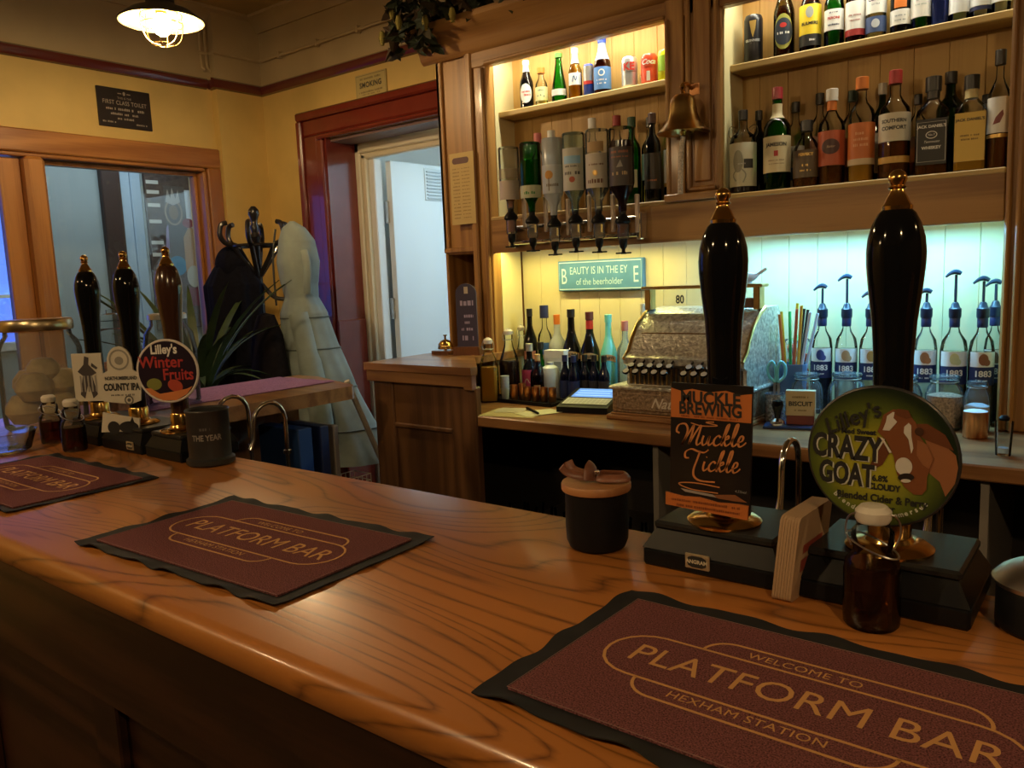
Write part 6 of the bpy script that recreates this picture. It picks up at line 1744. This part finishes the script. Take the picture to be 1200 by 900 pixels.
tag(MB().lathe([(0, .30), (.10, .30), (.13, .42), (.12, .70), (.09, .95), (.05, 1.04), (0, 1.05)], 20, ax=1.0, ay=.6).build('hanging_bag', plain('dark_canvas', (.012, .010, .012), .9, spec=.1, noise=.3, nscale=40), loc=(-3.10, 2.18, .28)), 'dark shoulder bag hanging between the two coats', 'bag')

# ------------------------------------------------------------------ leafy plant behind the bar return
pt_ = thing('potted_plant', 'tall arching leafed pot plant between the window and the coats', 'plant', (-3.16, 1.86, 0))
MB().lathe([(0, 0), (.10, 0), (.09, .02), (.03, .06), (.025, .60), (.11, .66), (.12, .68), (0, .68)], 24).build('plant_stand', WALNUT, pt_)
MB().lathe([(0, .68), (.075, .68), (.105, .86), (.112, .87), (.112, .89), (.10, .89), (.095, .86), (0, .86)], 24).build('pot', mat((.03, .10, .16), .3), pt_)
LEAF = plain('arching_leaf_green', (.035, .060, .018), .5, noise=.3, nscale=20)
for v in range(3):
    L_ = (.42, .36, .46)[v]
    dr_ = (.9, 1.4, .5)[v]

    def lf(u, w_):
        s_ = w_
        ww = .016 * (sin(PI * min(1, s_ * .92 + .08)) ** .7) * (2 * u - 1)
        ang = 1.25 - dr_ * 1.7 * s_ * s_
        return (L_ * s_ * (.35 + .55 * s_), ww, .86 + L_ * (s_ * 1.75 - dr_ * s_ * s_ * .85) - abs(2 * u - 1) * -.004)
    me_ = MB().grid(lf, 3, 10).mesh('leaf', LEAF, 60)
    for k in range(11):
        o = bpy.data.objects.new('leaf', me_)
        COL.objects.link(o)
        o.parent = pt_
        o.rotation_euler[2] = k * 2 * PI / 11 + v * .7 + random.uniform(-.2, .2)
        s = random.uniform(.8, 1.25)
        o.scale = (s, 1.2, 1)

# ------------------------------------------------------------------ hop garland along the crown moulding
hg = thing('hop_garland', 'dried hop garland with dark leaves draped along the cabinet crown', 'garland', (-2.0, 2.42, 2.412))
vine = cr([(-.34, -.06, .03), (-.22, -.08, .05), (-.08, -.05, .04), (.10, -.06, .05), (.32, -.04, .05), (.55, -.06, .045), (.80, -.04, .05), (1.1, -.06, .045), (1.5, -.05, .05)], 8)
MB().tube([tuple(p) for p in vine], .006, 6).build('vine', mat((.06, .035, .015), .8), hg)
lob = [(0, 0), (.010, .012), (.026, .010), (.022, .026), (.034, .040), (.018, .042), (.012, .062), (0, .078), (-.012, .062), (-.018, .042), (-.034, .040), (-.022, .026), (-.026, .010), (-.010, .012)]
lms = []
for k, c in enumerate(((.030, .042, .014), (.022, .030, .012), (.048, .036, .014), (.055, .030, .012))):
    mb = MB()
    mb.add([(0, .030, .008)] + [(a, b, -.35 * abs(a) - 2.2 * max(0, b - .045) ** 1.6) for a, b in lob], [(0, i + 1, (i + 1) % len(lob) + 1) for i in range(len(lob))])
    lms.append(mb.mesh('leaf', plain('dry_hop_leaf_%d' % k, c, .75), 0))
rr = random.Random(5)
for k in range(190):
    u = rr.random() ** 1.6
    p = vine[min(int(u * len(vine)), len(vine) - 1)]
    o = bpy.data.objects.new('leaf', lms[rr.choice((0, 0, 1, 1, 2, 3)) if u < .3 else rr.choice((2, 3, 3, 1))])
    COL.objects.link(o)
    o.parent = hg
    dz = rr.uniform(-.11, .10) if u < .17 else rr.uniform(-.02, .05)
    o.location = (p.x + rr.uniform(-.04, .04), p.y + rr.uniform(-.05, .05), p.z + dz)
    o.rotation_euler = (rr.uniform(-2.4, .6), rr.uniform(-.9, .9), rr.uniform(0, 6.28))
    s = rr.uniform(.75, 1.35)
    o.scale = (s, s, s)
cone = MB()
for j in range(6):
    cone.lathe([(.0, .012 - j * .006), (.012 - abs(j - 2) * .0018, .006 - j * .006), (.013 - abs(j - 2) * .002, -.001 - j * .006), (.004, .001 - j * .006)], 9)
cme = cone.mesh('hop_cone', mat((.30, .24, .05), .8))
for k in range(9):
    p = vine[min(int((k / 9) ** 1.5 * len(vine)), len(vine) - 1)]
    o = bpy.data.objects.new('hop_cone', cme)
    COL.objects.link(o)
    o.parent = hg
    o.location = (p.x + rr.uniform(-.03, .03), p.y - .05 + rr.uniform(-.02, .02), p.z + rr.uniform(-.06, .05))
    o.scale = (1.1, 1.1, 1.3)

# ------------------------------------------------------------------ wall signs
pq = thing('wall_plaque', 'black plaque with pale lettering about the first class toilet', 'sign', (XL + .001, 1.982, 2.295))
MB().box(0, .010, -.126, .126, -.088, .088, .002).build('plate', mat((.018, .012, .010), .45), pq)
PF = Matrix(((0, 0, 1, .0102), (1, 0, 0, 0), (0, 1, 0, 0), (0, 0, 0, 1)))
PT_ = mat((.36, .31, .25))
letters('FIRST CLASS TOILET', .026, PT_, pq, PF, 0, .022, sx=.80, bold=.0003, space=1.12)
letters('THIS IS THE', .013, PT_, pq, PF, 0, .044)
decal('small_print', scribble(-.09, .09, -.006, .011, 701) + scribble(-.07, .06, -.028, .010, 702) + scribble(-.045, .04, -.048, .010, 703) + scribble(-.11, -.05, -.066, .008, 704) + scribble(.04, .10, -.068, .008, 705) + [disc(0, .066, .006, .009), rect(-.03, -.012, .063, .067), rect(.012, .03, .063, .067)], PT_, pq, PF)
ns = thing('smoking_sign', 'small cream enamel No Smoking sign above the red door casing', 'sign', (-2.895, YW - .001, 2.365))
MB().box(-.105, .105, -.008, 0, -.056, .056, .002).build('plate', mat((.50, .40, .16), .5), ns)
NF = frame(0, -.0082, 0)
decal('black_border', ribbon([(-.098, -.049), (.098, -.049), (.098, .049), (-.098, .049)], .0025, True), mat((.16, .12, .05)), ns, NF)
letters('SMOKING', .034, INK, ns, NF, 0, .004, sx=.92, bold=.0012, space=1.1)
decal('small_print', scribble(-.07, .07, .034, .010, 711) + scribble(-.08, .08, -.026, .009, 712) + scribble(-.06, .06, -.038, .006, 713), mat((.2, .15, .06)), ns, NF)
